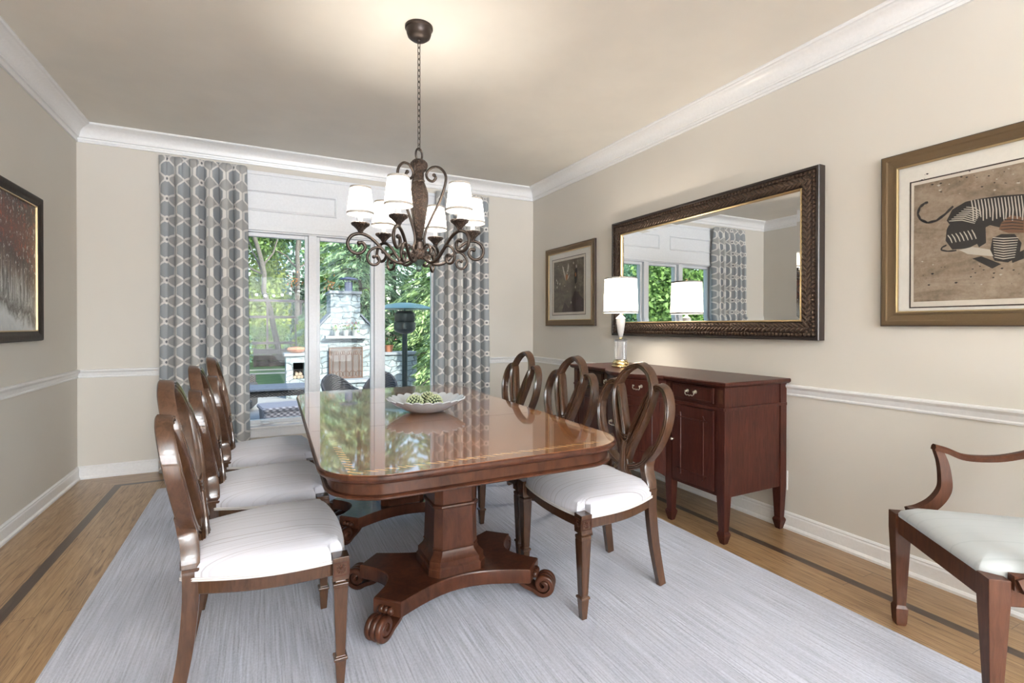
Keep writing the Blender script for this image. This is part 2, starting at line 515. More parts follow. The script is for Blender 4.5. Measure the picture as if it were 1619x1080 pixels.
for k, (w, a0, a1) in enumerate((('L', YF, D), ('R', YF, D), ('B', XL, XR), ('F', XL, XR))):
    run_profile('trim_%d' % (k + 1), crown, w, a0, a1)
run_profile('trim_5', rail, 'L', YF, D); run_profile('trim_6', rail, 'R', YF, D)
run_profile('trim_7', rail, 'B', XL, WX0 - .02, True, False); run_profile('trim_8', rail, 'B', WX1 + .02, XR, False, True)
run_profile('trim_9', rail, 'F', XL, XR)

# ---- window_1: three lights, header box, sill
win = bpy.data.objects.new('window_1', None); COL.objects.link(win); win.location = (.735, D, 0)
win['kind'] = 'structure'
wx = .735
def wb(): return MB()
def bx(b, x0, x1, y0, y1, z0, z1): return b.box(x0 - wx, x1 - wx, y0 - D, y1 - D, z0, z1)
b = wb()
bx(b, WX0, -.150, D - .012, D + .13, WZ0, WZ1); bx(b, 1.620, WX1, D - .012, D + .13, WZ0, WZ1)
bx(b, -.15, 1.62, D - .012, D + .13, 2.040, WZ1); bx(b, -.15, 1.62, D + .02, D + .13, WZ0, .318)
for m0, m1 in ((.385, .481), (.988, 1.092)):
    bx(b, m0 + .012, m1 - .012, D - .012, D + .13, .318, 2.04)
b.build('frame', WHITEW, win, False, .003)
xs = [(-.150, .397), (.469, 1.0), (1.08, 1.62)]
for i, (p0, p1) in enumerate(xs):
    b = wb(); t = .030
    bx(b, p0, p0 + t, D + .028, D + .075, .318, 2.04); bx(b, p1 - t, p1, D + .028, D + .075, .318, 2.04)
    bx(b, p0 + t, p1 - t, D + .028, D + .075, .318, .354); bx(b, p0 + t, p1 - t, D + .028, D + .075, 2.005, 2.04)
    sash = b.build('sash', WHITEW, win, False, .004)
    g = wb(); bx(g, p0 + t - .004, p1 - t + .004, D + .050, D + .055, .350, 2.009); g.build('pane', PANE, sash, False)
b = wb(); bx(b, WX0 - .05, WX1 + .05, D - .045, D + .03, .285, .303); b.build('sill', WHITEW, win, False, .005)
b = wb(); bx(b, WX0 - .03, WX1 + .03, D - .016, D, .205, .285); bx(b, WX0 - .03, WX1 + .03, D - .022, D, .262, .285); b.build('apron', WHITEW, win, False, .003)
# crank
b = MB(); pth = cr([(.047 - wx - .045, -.0, .338), (.047 - wx - .02, -.028, .345), (.047 - wx + .03, -.03, .346), (.047 - wx + .055, -.022, .338), (.047 - wx + .03, -.03, .328), (.047 - wx - .02, -.024, .327)], 6, True)
b.tube(pth, .006, 6, True); b.box(.047 - wx - .05, .047 - wx + .02, -.012, .03, .320, .332); b.build('crank_handle', WHITEW, win)
# header panels
b = wb()
bx(b, WX0 - .03, WX1 + .03, D - .022, D, WZ1 - .012, 2.577)
bx(b, WX0 - .04, WX1 + .04, D - .030, D, 2.545, 2.577); bx(b, WX0 - .03, WX1 + .03, D - .030, D, WZ1 - .012, 2.10)
hd = b.build('header', WHITEW, win, False, .004)
for p0, p1 in ((-.19, .645), (.825, 1.66)):
    b = MB()
    rect = lambda i, y: [(p0 + i - wx, y, 2.222 + i), (p1 - i - wx, y, 2.222 + i), (p1 - i - wx, y, 2.412 - i), (p0 + i - wx, y, 2.412 - i)]
    b.loft([rect(0, -.022), rect(.004, -.032), rect(.012, -.034), rect(.018, -.026), rect(.024, -.022)], cap=False)
    b.build('panel_moulding', WHITEW, hd, False)

# wall outlets
def outlet(y, z, label):
    o = thing('wall_outlet', label, 'outlet', (XR, y, z))
    MB().box(-.006, 0, -.036, .036, -.058, .058).build('cover_plate', WHITE, o, False, .003)
    for dz in (-.026, .026):
        MB().prism([(-.030 * 0 + .016 * math.cos(a), .016 * math.sin(a)) for a in [2 * PI * k / 16 for k in range(16)]], 0, .003).xf(Matrix.Translation((-.006, 0, dz)) @ Matrix.Rotation(R(-90), 4, 'Y')).build('socket', SHADETRIM, o, False)
outlet(1.915, .285, 'white wall outlet low on the wall behind the sideboard\'s front end')
outlet(4.655, .325, 'white wall outlet low on the right wall near the far corner')

# ================================================================== RUG
RX0, RX1, RY0, RY1 = -.675, 2.205, .45, 4.39
b = MB(); rr = rounded_rect(RX0, RX1, RY0, RY1, .01, 2)
b.prism_rings([(rr, .0005), (rr, .009), (rounded_rect(RX0 + .005, RX1 - .005, RY0 + .005, RY1 - .005, .01, 2), .012)])
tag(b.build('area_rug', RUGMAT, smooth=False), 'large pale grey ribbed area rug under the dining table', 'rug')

# ================================================================== CURTAINS
def curtain(x0, x1, label, seed, npl=5):
    rnd = random.Random(seed); nu, nv = 260, 60; z0, z1 = .018, 2.585
    wid = x1 - x0
    b = MB(); uv = []
    ph = [rnd.uniform(-.25, .25) for _ in range(12)]
    def fold(u, t):   # t: 0 top .. 1 bottom
        w = u * npl
        k = int(min(npl - 1, w)); fr = w - k
        amp = .012 + .043 * min(1, t * 7)
        prof = 2 * abs(math.sin(PI * (fr + .04 * ph[k] * math.sin(PI * fr)))) ** .62 - 1
        return amp * prof + .010 * math.sin(9 * u + 5 * t + seed) * min(1, t * 5)
    for j in range(nv + 1):
        t = j / nv; z = z1 + (z0 - z1) * t
        sx = 1.0 + .05 * t
        for i in range(nu + 1):
            u = i / nu
            x = (u - .5) * wid * sx + (x0 + x1) / 2 + .006 * math.sin(2 * PI * u * npl * 2 + 1) * min(1, t * 5)
            y = D - .105 - fold(u, t)
            # pinch pleat at the heading
            if t < .10:
                fr = (u * npl) % 1
                y += .014 * math.exp(-((fr - .5) / .07) ** 2) * (1 - t / .10)
            b.v.append((x, y, z)); uv.append((u * wid * 1.65, z))
    for j in range(nv):
        for i in range(nu):
            a = j * (nu + 1) + i; b.f.append((a, a + 1, a + nu + 2, a + nu + 1)); b.mi.append(0)
    b.uv = uv
    o = b.build('curtain', CURTAIN, None, True, angle=180, fix=False)
    s = o.modifiers.new('thick', 'SOLIDIFY'); s.thickness = .003
    return tag(o, label, 'curtain', 'trellis curtains')
curtain(-.735, -.108, 'grey trellis pattern pleated curtain hanging at the left of the window', 3, 6)
curtain(1.605, 2.195, 'grey trellis pattern pleated curtain hanging at the right of the window', 8, 6)
#@@PART2@@

# ================================================================== DINING TABLE
tb = thing('dining_table', 'long polished mahogany dining table on two scroll-footed pedestals', 'table', (TCX, TCY, 0))
RZ = .0125
hx, hy = (TX1 - TX0) / 2, (TY1 - TY0) / 2
def rrp(i): return [(x + .024 * y, y) for x, y in rounded_rect(-hx + i, hx - i, -hy + i, hy - i, .21 - i, 12)]
MB().prism_rings([(rrp(.0085), .742), (rrp(.0085), .7594), (rrp(.0095), .760)]).build('tabletop', TOPMAT, tb, angle=20)
MB().loft([[(x, y, z) for x, y in rrp(i)] for i, z in ((.040, .731), (.022, .731), (.012, .733), (.004, .739), (0, .746), (0, .750), (.003, .756), (.0068, .7588), (.0086, .7588), (.0086, .745))], cap=False).build('edge_moulding', TABLEWOOD, tb, angle=20)
MB().prism_rings([(rrp(.034), .731), (rrp(.034), .694), (rrp(.026), .692), (rrp(.021), .688), (rrp(.021), .684), (rrp(.026), .680), (rrp(.032), .678), (rrp(.045), .676), (rrp(.045), .690)]).build('apron', TABLEWOOD, tb, angle=20)
def octo(h, c): return [(-h + c, -h), (h - c, -h), (h, -h + c), (h, h - c), (h - c, h), (-h + c, h), (-h, h - c), (-h, -h + c)]
def concave_plan(w, d, dip_x, dip_y, cut):
    """four-cornered platform, corners cut on the diagonal, sides hollow"""
    P = []
    A = [(-w + cut, -d), (w - cut, -d)]; Bq = [(w, -d + cut), (w, d - cut)]
    def arcpts(p, q, nx, ny, dip, n=12):
        return [(p[0] + (q[0] - p[0]) * k / n + nx * dip * math.sin(PI * k / n), p[1] + (q[1] - p[1]) * k / n + ny * dip * math.sin(PI * k / n)) for k in range(n + 1)]
    P += arcpts(A[0], A[1], 0, 1, dip_y); P += arcpts(Bq[0], Bq[1], -1, 0, dip_x)
    P += arcpts((w - cut, d), (-w + cut, d), 0, -1, dip_y); P += arcpts((-w, d - cut), (-w, -d + cut), 1, 0, dip_x)
    return P
def scroll_foot():
    b = MB()
    path = [(-.085, .122), (-.070, .085), (-.035, .056), (.005, .040)]
    c = (.050, .066); r0 = .046
    for k in range(0, 30):
        a = R(-125 + k * 21); r = r0 * (1 - k / 34)
        path.append((c[0] + r * math.cos(a), c[1] + r * math.sin(a)))
    path = cr([(x, 0, z) for x, z in path], 3)
    prof = []
    wd = .037
    for i in range(3):                       # three reeds across the strap
        cy = (-1 + i) * wd * .66
        for k in range(7):
            a = R(180 - 30 * k); prof.append((.0085 * math.sin(a) + .002, cy + wd * .33 * math.cos(a)))
    prof += [(-.010, wd * .99), (-.010, -wd * .99)]
    prof = [(u, v) for u, v in prof]
    b.sweep(path, [(-u, v) for u, v in prof], bn=(0, 1, 0))
    # knuckle roll above the scroll
    for y in (-.022, 0, .022): b.ball((.012, y, .108), .015, 10, 7)
    b.box(-.09, .0, -.036, .036, .093, .125)
    return b
for k, py in enumerate((2.085, 3.005)):
    oy = py - TCY; ox = .750 - TCX
    T = Matrix.Translation((ox, oy, 0))
    b = MB()
    rings = [(.158, .120, .034), (.178, .120, .034), (.184, .114, .032), (.196, .113, .032), (.200, .123, .034), (.222, .123, .034), (.232, .108, .032), (.248, .098, .030)]
    ring2 = [(octo(h, c), z) for z, h, c in [(.150, .128, .036), (.186, .128, .036), (.194, .122, .035), (.214, .122, .035), (.236, .104, .031), (.250, .099, .030),
              (.256, .103, .031), (.262, .099, .030), (.425, .094, .028), (.428, .101, .029), (.434, .103, .029), (.440, .101, .029), (.443, .093, .028), (.640, .092, .028), (.660, .112, .032), (.690, .118, .034)]]
    b.prism_rings(ring2).xf(T)
    ped = b.build('pedestal', TABLEWOOD, tb, angle=20)
    pl = MB()
    cp = concave_plan(.365, .232, .085, .095, .085); cp2 = [(x * .985, y * .98) for x, y in cp]
    pl.prism_rings([(cp2, .095), (cp, .098), (cp, .150), (cp2, .155)]).xf(T)
    pl.build('plinth', TABLEWOOD, ped, angle=25)
    for sx in (-1, 1):
        for sy in (-1, 1):
            ang = math.atan2(sy * .62, sx * .78)
            m = T @ Matrix.Translation((sx * .318, sy * .185, RZ)) @ Matrix.Rotation(ang, 4, 'Z')
            scroll_foot().xf(m).build('scroll_foot', TABLEWOOD, ped, angle=50)
            c = MB(); c.ball((.052, 0, .012), .012, 10, 7); c.lathe([(.004, .012), (.010, .018), (.010, .030)], 10, (.052, 0, 0)).xf(m)
            tag(c.build('caster', OLDBRASS, ped), 'small brass caster')
# seams between the leaves are fine dark lines
for y in (-.30, .36):
    MB().box(-hx + .012, hx - .012, y - .0007, y + .0007, .7598, .7602).build('leaf_seam', DARKLINE, tb, False)

# ================================================================== DINING CHAIRS
def sq(h, c=0): return [(-h, -h), (h, -h), (h, h), (-h, h)]
def chair_front_leg(y):
    b = MB(); x = .222
    def r(h, z, dx=0): return ([(x + px, y + py) for px, py in sq(h)], z)
    b.prism_rings([r(.026, .352), r(.026, .428)])
    b.prism_rings([r(.015, .352), r(.016, .344), r(.024, .340), r(.024, .330), r(.0225, .325), (r(.0145, .095)[0], .095), r(.021, .092), r(.022, .084), r(.0175, .080), r(.012, 0)][::-1])
    # sunk panels: raised borders on the two outer faces
    for (ux, uy) in ((1, 0), (-1, 0), (0, 1), (0, -1)):
        for s in (-1, 1):
            top, bot = .0225, .0145
            def p(h, off, z):
                lat = s * (h - .003) ; out = h + .0012
                return (x + ux * out - uy * lat, y + uy * out + ux * lat, z)
            b.loft([[p(.0235, 0, .322), (p(.0235, 0, .322)[0] + (-uy) * -s * .005, p(.0235, 0, .322)[1] + ux * -s * .005, .322)],
                    [p(.0155, 0, .100), (p(.0155, 0, .100)[0] + (-uy) * -s * .004, p(.0155, 0, .100)[1] + ux * -s * .004, .100)]], cap=False, wrap=False)
    return b
def rosette(y, face):
    b = MB(); x = .222
    n = 12; pts = []
    for k in range(n):                      # carved sunburst petals
        a = 2 * PI * k / n
        m = Matrix.Rotation(a, 4, 'Z')
        q = MB(); q.ball((.0095, 0, 0), .0075, 6, 5, (1, .28, .35)); q.xf(m); b.add(q.v, q.f)
    b.ball((0, 0, .0005), .004, 8, 6)
    for sx, sy, w, h in ((0, 1, .021, .0022), (0, -1, .021, .0022), (1, 0, .0022, .021), (-1, 0, .0022, .021)):
        b.box(sx * .0205 - w, sx * .0205 + w, sy * .0205 * 1.0 - h, sy * .0205 + h, -.002, .0016)
    if face == 'x': m = Matrix.Translation((x + .0262, y, .390)) @ Matrix.Rotation(R(90), 4, 'Y')
    else: m = Matrix.Translation((x, y + math.copysign(.0262, y), .390)) @ Matrix.Rotation(R(-90 if y > 0 else 90), 4, 'X')
    return b.xf(m)
def back_x(z):   # rake of the chair back
    t = (z - .44) / .59
    return -.205 - .10 * t + .020 * math.sin(PI * max(0, min(1, t)))
def seat_outline(off=0, notch=True):
    P = []
    # front edge bowed, sides bowed, narrower back
    yf, xf_, yb, xb = .246, .222, .172, -.215
    fx = .240
    def side(s):
        L = []
        for k in range(13):
            t = k / 12
            x = xf_ - .030 + (xb - xf_ + .030) * t
            y = yf + (yb - yf) * t + .030 * math.sin(PI * t) + .006 * (1 - t)
            L.append((x, s * (y + off)))
        return L
    front = []
    for k in range(13):
        t = -1 + 2 * k / 12
        front.append((fx - .012 + off + .022 * (1 - t * t), t * (yf - .030)))
    rt = side(1); lf = side(-1)
    P += front                                            # from -y to +y
    P += [(.192 + off * .3, yf - .028)] if notch else [(.232 + off, yf - .006)]
    P += rt
    P += [(xb - .012 - off, yb - .01), (xb - .012 - off, -yb + .01)]
    P += lf[::-1]
    P += [(.192 + off * .3, -yf + .028)] if notch else [(.232 + off, -yf + .006)]
    return P
def chair_loops():
    ctr = [(0, 1.012), (.062, .992), (.105, .952), (.130, .895), (.128, .845), (.112, .785), (.088, .725), (.060, .665), (.034, .610), (.014, .560), (0, .540)]
    ctr = ctr + [(-y, z) for y, z in ctr[-2:0:-1]]
    lobe = [(.010, .510), (.060, .518), (.115, .545), (.170, .598), (.213, .665), (.240, .742), (.243, .810), (.226, .870), (.195, .908), (.155, .918), (.120, .895), (.092, .845), (.066, .785), (.042, .725), (.022, .670), (.012, .610), (.006, .555)]
    return ctr, lobe
def loop_mesh(pts, fwd, mirror=1, depth=.042, width=.0135):
    cl = cr([(0, mirror * y, z - .016 * max(0, (z - .5) / .5)) for y, z in pts], 6, True)
    path = [(back_x(z) + fwd, y, z) for _, y, z in cl]
    hw = width; d = depth / 2
    prof = [(-hw, -d), (-hw, d - .006), (-hw * .82, d), (-hw * .45, d), (-hw * .33, d - .004), (-hw * .18, d + .002), (hw * .18, d + .002), (hw * .33, d - .004), (hw * .45, d), (hw * .82, d), (hw, d - .006), (hw, -d), (hw * .7, -d - .003), (-hw * .7, -d - .003)]
    b = MB(); b.sweep(path, prof, closed=True, bn=(1, 0, -.12))
    return b
def make_chair():
    root = thing('dining_chair', 'x', 'chair')
    # seat rail
    o1 = seat_outline(-.004, False); 
    b = MB(); b.prism_rings([(o1, .362), ([(x * 1.0, y) for x, y in seat_outline(.0, False)], .366), (seat_outline(0, False), .404), (seat_outline(-.006, False), .408)])
    b.build('seat_rail', CHAIRWOOD, root, angle=30)
    # cushion
    po = seat_outline(.004, True)
    cen = (.0, 0)
    pu = seat_outline(.004, False)
    def ring(s, z):
        w = max(0, min(1, (.99 - s) / .13))
        return [(((1 - w) * x + w * x2) * s, ((1 - w) * y + w * y2) * s, z) for (x, y), (x2, y2) in zip(po, pu)]
    b = MB()
    rings = [ring(.97, .404), ring(1.0, .408), ring(1.006, .420), ring(1.004, .434), ring(.985, .448), ring(.965, .456), ring(.94, .463), ring(.90, .470), ring(.86, .475), ring(.74, .484), ring(.56, .491), ring(.34, .495), ring(.10, .496)]
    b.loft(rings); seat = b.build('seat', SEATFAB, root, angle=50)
    b = MB()
    for z in (.409, .415): b.tube([(x, y, z) for x, y, _ in ring(1.010, 0)], .0032, 6, True, bn=(0, 0, 1))
    b.build('piping', PIPING, seat)
    for s in (-1, 1):
        lg = chair_front_leg(s * .246).build('front_leg', CHAIRWOOD, root, False, .002)
        b = rosette(s * .246, 'x'); q = rosette(s * .246, 'y'); b.add(q.v, q.f)
        b.build('carved_rosette', TABLEWOOD, lg)
        path = cr([(-.252, s * .188, .0035), (-.236, s * .182, .09), (-.218, s * .176, .20), (-.206, s * .170, .33), (-.204, s * .167, .43), (-.206, s * .160, .470), (-.211, s * .140, .510), (-.218, s * .131, .545), (-.223, s * .143, .585), (-.226, s * .170, .620)], 5)
        n = len(path)
        sc = [((.015 + .006 * min(1, i / n * 1.6)), (.017 + .008 * min(1, i / n * 1.8) - .004 * max(0, (i / n - .75) * 4))) for i in range(n)]
        b = MB(); b.sweep(path, [(-1, -1), (1, -1), (1, .6), (.8, 1), (-.8, 1), (-1, .6)], bn=(1, 0, 0), scale=sc)
        q = [(-.2045 + px, s * .1655 + py, .436) for px, py in [(-.023, -.0235), (.023, -.0235), (.023, .0235), (-.023, .0235)]]
        b.loft([q, [(x, y, .446) for x, y, z in q]])
        b.build('rear_leg', CHAIRWOOD, root, angle=40)
    ctr, lobe = chair_loops()
    loop_mesh(ctr, .007).build('centre_loop', CHAIRWOOD, root, angle=50)
    for s in (1, -1): loop_mesh(lobe, 0, s).build('side_loop', CHAIRWOOD, root, angle=50)
    # carved shoe: fan that gathers the loops, and nested swags above it
    b = MB(); rings = []
    for z, w, d in ((.458, .052, .020), (.470, .056, .026), (.488, .050, .026), (.500, .034, .024), (.540, .023, .022), (.585, .018, .020), (.630, .016, .018)):
        ring = []
        for k in range(28):
            a = 2 * PI * k / 28; fl = 1 + .10 * math.cos(7 * a * 2)
            ring.append((back_x(z) + .022 + d * .7 * math.sin(a) * fl, w * math.cos(a) * fl, z))
        rings.append(ring)
    b.loft(rings)
    b.box(-.235, -.185, -.16, .16, .436, .462)
    shoe = b.build('splat_shoe', CHAIRWOOD, root, angle=60)
    b = MB()
    for i, zz in enumerate((.632, .645, .658)):
        w = .030 + i * .006
        b.tube([(back_x(zz) + .030, w * math.sin(a), zz + .03 * (1 - math.cos(a)) * .9) for a in [R(-75 + 15 * k) for k in range(11)]], .0040, 6)
    b.build('carved_swag', CHAIRWOOD, shoe)
    return root
ch0 = make_chair()
spots = [
 (.012, 1.972, 0, 'dark wood loop-back dining chair at left of table, nearest the camera'),
 (.024, 2.620, 0, 'dark wood loop-back dining chair at left of table, middle of its row'),
 (.035, 3.290, 0, 'dark wood loop-back dining chair at left of table, farthest and next to the curtain'),
 (1.388, 1.905, PI, 'dark wood loop-back dining chair at right of table, nearest, whole ivory seat showing'),
 (1.405, 2.490, PI, 'dark wood loop-back dining chair at right of table, middle of its row before the sideboard'),
 (1.410, 3.125, PI, 'dark wood loop-back dining chair at right of table, farthest, against the bare corner wall'),
]
for i, (x, y, rz, lab) in enumerate(spots):
    o = ch0 if i == 0 else copy_tree(ch0)
    o.location = (x, y, RZ); o.rotation_euler = (0, 0, rz)
    tag(o, lab, 'chair', 'loop-back dining chairs around the table')

# ================================================================== GLASS BOWL AND BALLS
BW = (.760, 2.475, TZ + .0005)
bo = MB(); seg = 144; NPET = 24
def bowl_ring(r, z, amp, zz=0):
    ring = []
    for k in range(seg):
        a = 2 * PI * k / seg
        m = abs(math.cos(a * NPET / 2))
        ring.append((r * (1 + amp * (m - .5)) * math.cos(a), r * (1 + amp * (m - .5)) * math.sin(a), z + zz * (m - .6)))
    return ring
prof = [(.002, .004, 0, 0), (.060, .0, 0, 0), (.085, .004, .01, 0), (.115, .016, .03, .002), (.150, .036, .05, .004), (.180, .056, .06, .006), (.196, .068, .07, .008)]
out = [bowl_ring(r, z, am, zz) for r, z, am, zz in prof]
inn = [bowl_ring(r - .003, z + .004, am, zz) for r, z, am, zz in prof[1:]][::-1] + [bowl_ring(.002, .008, 0, 0)]
bo.loft(out + inn)
bowl = bo.build('glass_bowl', BOWLGLASS, angle=60); bowl.location = BW
tag(bowl, 'scalloped frosted glass bowl on the dining table', 'bowl')
GREENB = plain('green_bead', (.42, .47, .28), .4, 0)
GREEND = plain('green_ball_core', (.020, .035, .015), .9)
def beadball():
    r = .040; b = MB(); N = 105
    b.ball((0, 0, 0), r * .93, 18, 12, mi=1)
    g = PI * (3 - math.sqrt(5))
    for k in range(N):
        z = 1 - 2 * (k + .5) / N; q = math.sqrt(1 - z * z)
        b.ball((r * q * math.cos(g * k), r * q * math.sin(g * k), r * z), .0056, 7, 5)
    return b.build('decorative_ball', [GREENB, GREEND], angle=80)
ball0 = beadball()
for i, (x, y, z, lab) in enumerate([(.694, 2.456, .0515, 'green beaded decorative ball at the left in the glass bowl'),
                                   (.790, 2.432, .0500, 'green beaded decorative ball at the right front in the glass bowl'),
                                   (.785, 2.530, .0520, 'green beaded decorative ball behind the other two in the glass bowl')]):
    o = ball0 if i == 0 else ball0.copy()
    if i: COL.objects.link(o)
    o.location = (x, y, TZ + z); o.rotation_euler = (i, .4 * i, 2 * i)
    tag(o, lab, 'ornament', 'beaded balls in the bowl')

# ================================================================== SIDEBOARD
SB = thing('sideboard', 'dark mahogany serpentine-front sideboard against the right wall under the mirror', 'sideboard', (2.5, 2.605, 0))
SO = Vector((2.5, 2.605, 0))
def frontx(y, off=0):   # y is world; bow between the two straight bays
    y0, y1 = 2.315, 2.895; xb = 2.252
    if y <= y0 or y >= y1: return xb - off
    t = (y - y0) / (y1 - y0)
    s = math.sin(PI * t)
    return xb - off - .125 * min(1, (s ** .9) * 1.06)
def sbpoly(off, y0=1.880, y1=3.330, xr=2.780, seg=48):
    P = []
    ys = sorted(set([y0 - off, y1 + off] + [2.315 + (.58) * k / seg for k in range(seg + 1)]))
    for y in ys: P.append((frontx(y, off) - SO.x, y - SO.y))
    P.append((xr - SO.x, y1 + off - SO.y)); P.append((xr - SO.x, y0 - off - SO.y))
    return P
MB().prism_rings([(sbpoly(.012), .866), (sbpoly(.020), .871), (sbpoly(.026), .878), (sbpoly(.026), .890), (sbpoly(.021), .895)]).build('top', SIDEWOOD, SB, angle=25)
def band(y0, y1, off, z0f, z1f, seg=24, thick=.012):
    b = MB(); rings = []
    for k in range(seg + 1):
        y = y0 + (y1 - y0) * k / seg; x = frontx(y, off); t = k / seg
        z0 = z0f(t) if callable(z0f) else z0f; z1 = z1f(t) if callable(z1f) else z1f
        rings.append([(x - SO.x, y - SO.y, z0), (x + thick - SO.x, y - SO.y, z0), (x + thick - SO.x, y - SO.y, z1), (x - SO.x, y - SO.y, z1)])
    return b.loft(rings)
b = MB()
for y0, y1 in ((1.885, 2.318), (2.892, 3.325)):
    b.box(2.258 - SO.x, 2.775 - SO.x, y0 - SO.y, y1 - SO.y, .258, .866)
b.box(2.290 - SO.x, 2.775 - SO.x, 2.31 - SO.y, 2.90 - SO.y, .330, .866)
q = band(2.315, 2.895, 0, lambda t: .26 + .075 * math.sin(PI * t) ** .7, .866, 32, .05); b.add(q.v, q.f)
b.build('carcass', SIDEWOOD, SB, angle=25)
b = band(1.880, 3.330, .007, .736, .752, 96, .02)
for yy in (1.8745, 3.3235): b.box(2.252 - SO.x, 2.775 - SO.x, yy - SO.y, yy + .012 - SO.y, .736, .752)
b.build('waist_moulding', SIDEWOOD, SB, angle=30)
def leg(x, y):
    b = MB()
    def r(h, z): return ([(x - SO.x + px, y - SO.y + py) for px, py in sq(h)], z)
    b.prism_rings([r(.014, 0), r(.016, .006), r(.026, .050), r(.026, .058), r(.019, .070), r(.027, .26), r(.027, .866)])
    return b
for x, y in ((2.278, 1.905), (2.278, 2.296), (2.278, 2.914), (2.278, 3.305), (2.750, 1.905), (2.750, 3.305)):
    leg(x, y).build('leg', SIDEWOOD, SB, False, .0015)
def bail(parent, x, y, z):
    b = MB()
    for s in (-.030, .030):
        b.lathe([(.011, 0), (.011, .002), (.006, .004), (.005, .014), (.007, .018), (.004, .021)], 14).xf(Matrix.Rotation(R(-90), 4, 'Y'), len(b.v) - 14 * 6)
        for i in range(len(b.v) - 14 * 6, len(b.v)): b.v[i] = (b.v[i][0], b.v[i][1] + s, b.v[i][2])
    b.tube(cr([(-.016, -.030, 0), (-.018, -.033, -.012), (-.018, -.022, -.022), (-.018, -.010, -.019), (-.018, 0, -.024), (-.018, .010, -.019), (-.018, .022, -.022), (-.018, .033, -.012), (-.016, .030, 0)], 5), .0028, 8)
    b.xf(Matrix.Translation((x - SO.x, y - SO.y, z)))
    tag(b.build('drawer_pull', OLDBRASS, parent), 'aged brass bail pull')
def frame_lines(b, pts, r=.0028):
    b.tube(pts, r, 6, True)
def bay(ya, yb):
    dr = band(ya, yb, .006, .768, .855, 6)
    d = dr.build('drawer', SIDEWOOD, SB, False, .002)
    b = MB(); i = .012
    x = 2.2445 - SO.x
    b.tube([(x, ya + i - SO.y, .778), (x, yb - i - SO.y, .778), (x, yb - i - SO.y, .845), (x, ya + i - SO.y, .845)], .003, 6, True, bn=(1, 0, 0)); b.build('beading', SIDEWOOD, d)
    bail(d, 2.2455, (ya + yb) / 2, .820)
    dd = band(ya, yb, .004, .278, .728, 6).build('door', SIDEWOOD, SB, False, .002)
    b = MB(); i = .040; r = .030; y0, y1, z0, z1 = ya + i, yb - i, .278 + i, .728 - i
    P = []
    for cy, cz, a0 in ((y0, z0, 90), (y0, z1, 0), (y1, z1, -90), (y1, z0, 180)):      # notched (concave) corners
        for k in range(7):
            a = R(a0 - 90 * k / 6); P.append((2.2475 - SO.x, cy + r * math.cos(a) - SO.y, cz + r * math.sin(a)))
    b.tube(P, .0042, 6, True, bn=(1, 0, 0)); b.build('panel_moulding', SIDEWOOD, dd)
    b = MB(); yk = yb - .014 if ya < 2.5 else ya + .014
    b.ball((2.232 - SO.x, yk - SO.y, .516), .009, 10, 8); b.tube([(2.248 - SO.x, yk - SO.y, .516), (2.236 - SO.x, yk - SO.y, .516)], .004, 8)
    tag(b.build('door_knob', OLDBRASS, dd), 'aged brass knob')
bay(1.952, 2.262); bay(2.948, 3.258)
d = band(2.345, 2.865, .006, .768, .855, 30).build('drawer', SIDEWOOD, SB, angle=30)
for y in (2.455, 2.755): bail(d, frontx(y, .008), y, .820)
for ya, yb, s in ((2.345, 2.602, 1), (2.608, 2.865, -1)):
    zf = lambda t, ya=ya, yb=yb: .285 + .075 * math.sin(PI * ((ya + (yb - ya) * t) - 2.315) / .58) ** .7
    dd = band(ya, yb, .004, zf, .728, 20).build('door', SIDEWOOD, SB, angle=30)
    b = MB(); P = []
    y0, y1 = ya + .035, yb - .035
    for k in range(9): y = y0 + (y1 - y0) * k / 8; P.append((frontx(y, .0055) - SO.x, y - SO.y, .69))
    for k in range(9): y = y1 + (y0 - y1) * k / 8; P.append((frontx(y, .0055) - SO.x, y - SO.y, .41))
    b.tube(P, .004, 6, True, bn=(1, 0, 0)); b.build('panel_moulding', SIDEWOOD, dd)
    bail(dd, frontx(yb - .05 if s > 0 else ya + .05, .008), yb - .05 if s > 0 else ya + .05, .56)
# fluted inlay blocks at the drawer corners
for y in (1.905, 2.296, 2.914, 3.305):
    b = MB(); b.box(2.2495 - SO.x, 2.2515 - SO.x, y - .015 - SO.y, y + .015 - SO.y, .775, .850)
    b.build('inlay_block', ARMWOOD, SB, False)

# ================================================================== TABLE LAMP
LP = (2.420, 2.960, .8955)
lamp = thing('table_lamp', 'lit crystal-column table lamp with white pleated drum shade on the sideboard', 'lamp', LP)
tag(MB().lathe([(.066, 0), (.068, .006), (.060, .012), (.058, .018), (.064, .024), (.064, .030), (.056, .036), (.050, .046), (.050, .053)], 36).build('base', BRASS, lamp), 'round brass base')
fl = lambda a: 1 - .06 * abs(math.sin(6 * a))
b = MB(); b.lathe([(.045, .053), (.045, .193)], 48, mod=fl); b.lathe([(.047, .193), (.050, .198), (.047, .205), (.030, .208)], 32)
tag(b.build('column', CRYSTAL, lamp, angle=20), 'fluted clear crystal column')
b = MB(); b.lathe([(.010, .206), (.014, .214), (.008, .222)], 20); b.build('collar', BRASS, lamp)
b = MB(); b.lathe([(.010, .222), (.016, .232), (.024, .270), (.031, .320), (.034, .350), (.033, .360)], 48, mod=lambda a: 1 - .05 * abs(math.sin(8 * a)))
b.lathe([(.037, .360), (.036, .366), (.026, .376), (.014, .386), (.008, .396)], 28)
tag(b.build('urn', PORC, lamp, angle=25), 'fluted white urn stem')
b = MB()
def drum(r, z):
    return [(r * (1 + .010 * math.cos(14 * a)) * math.cos(a), r * (1 + .010 * math.cos(14 * a)) * math.sin(a), z) for a in [2 * PI * k / 140 for k in range(140)]]
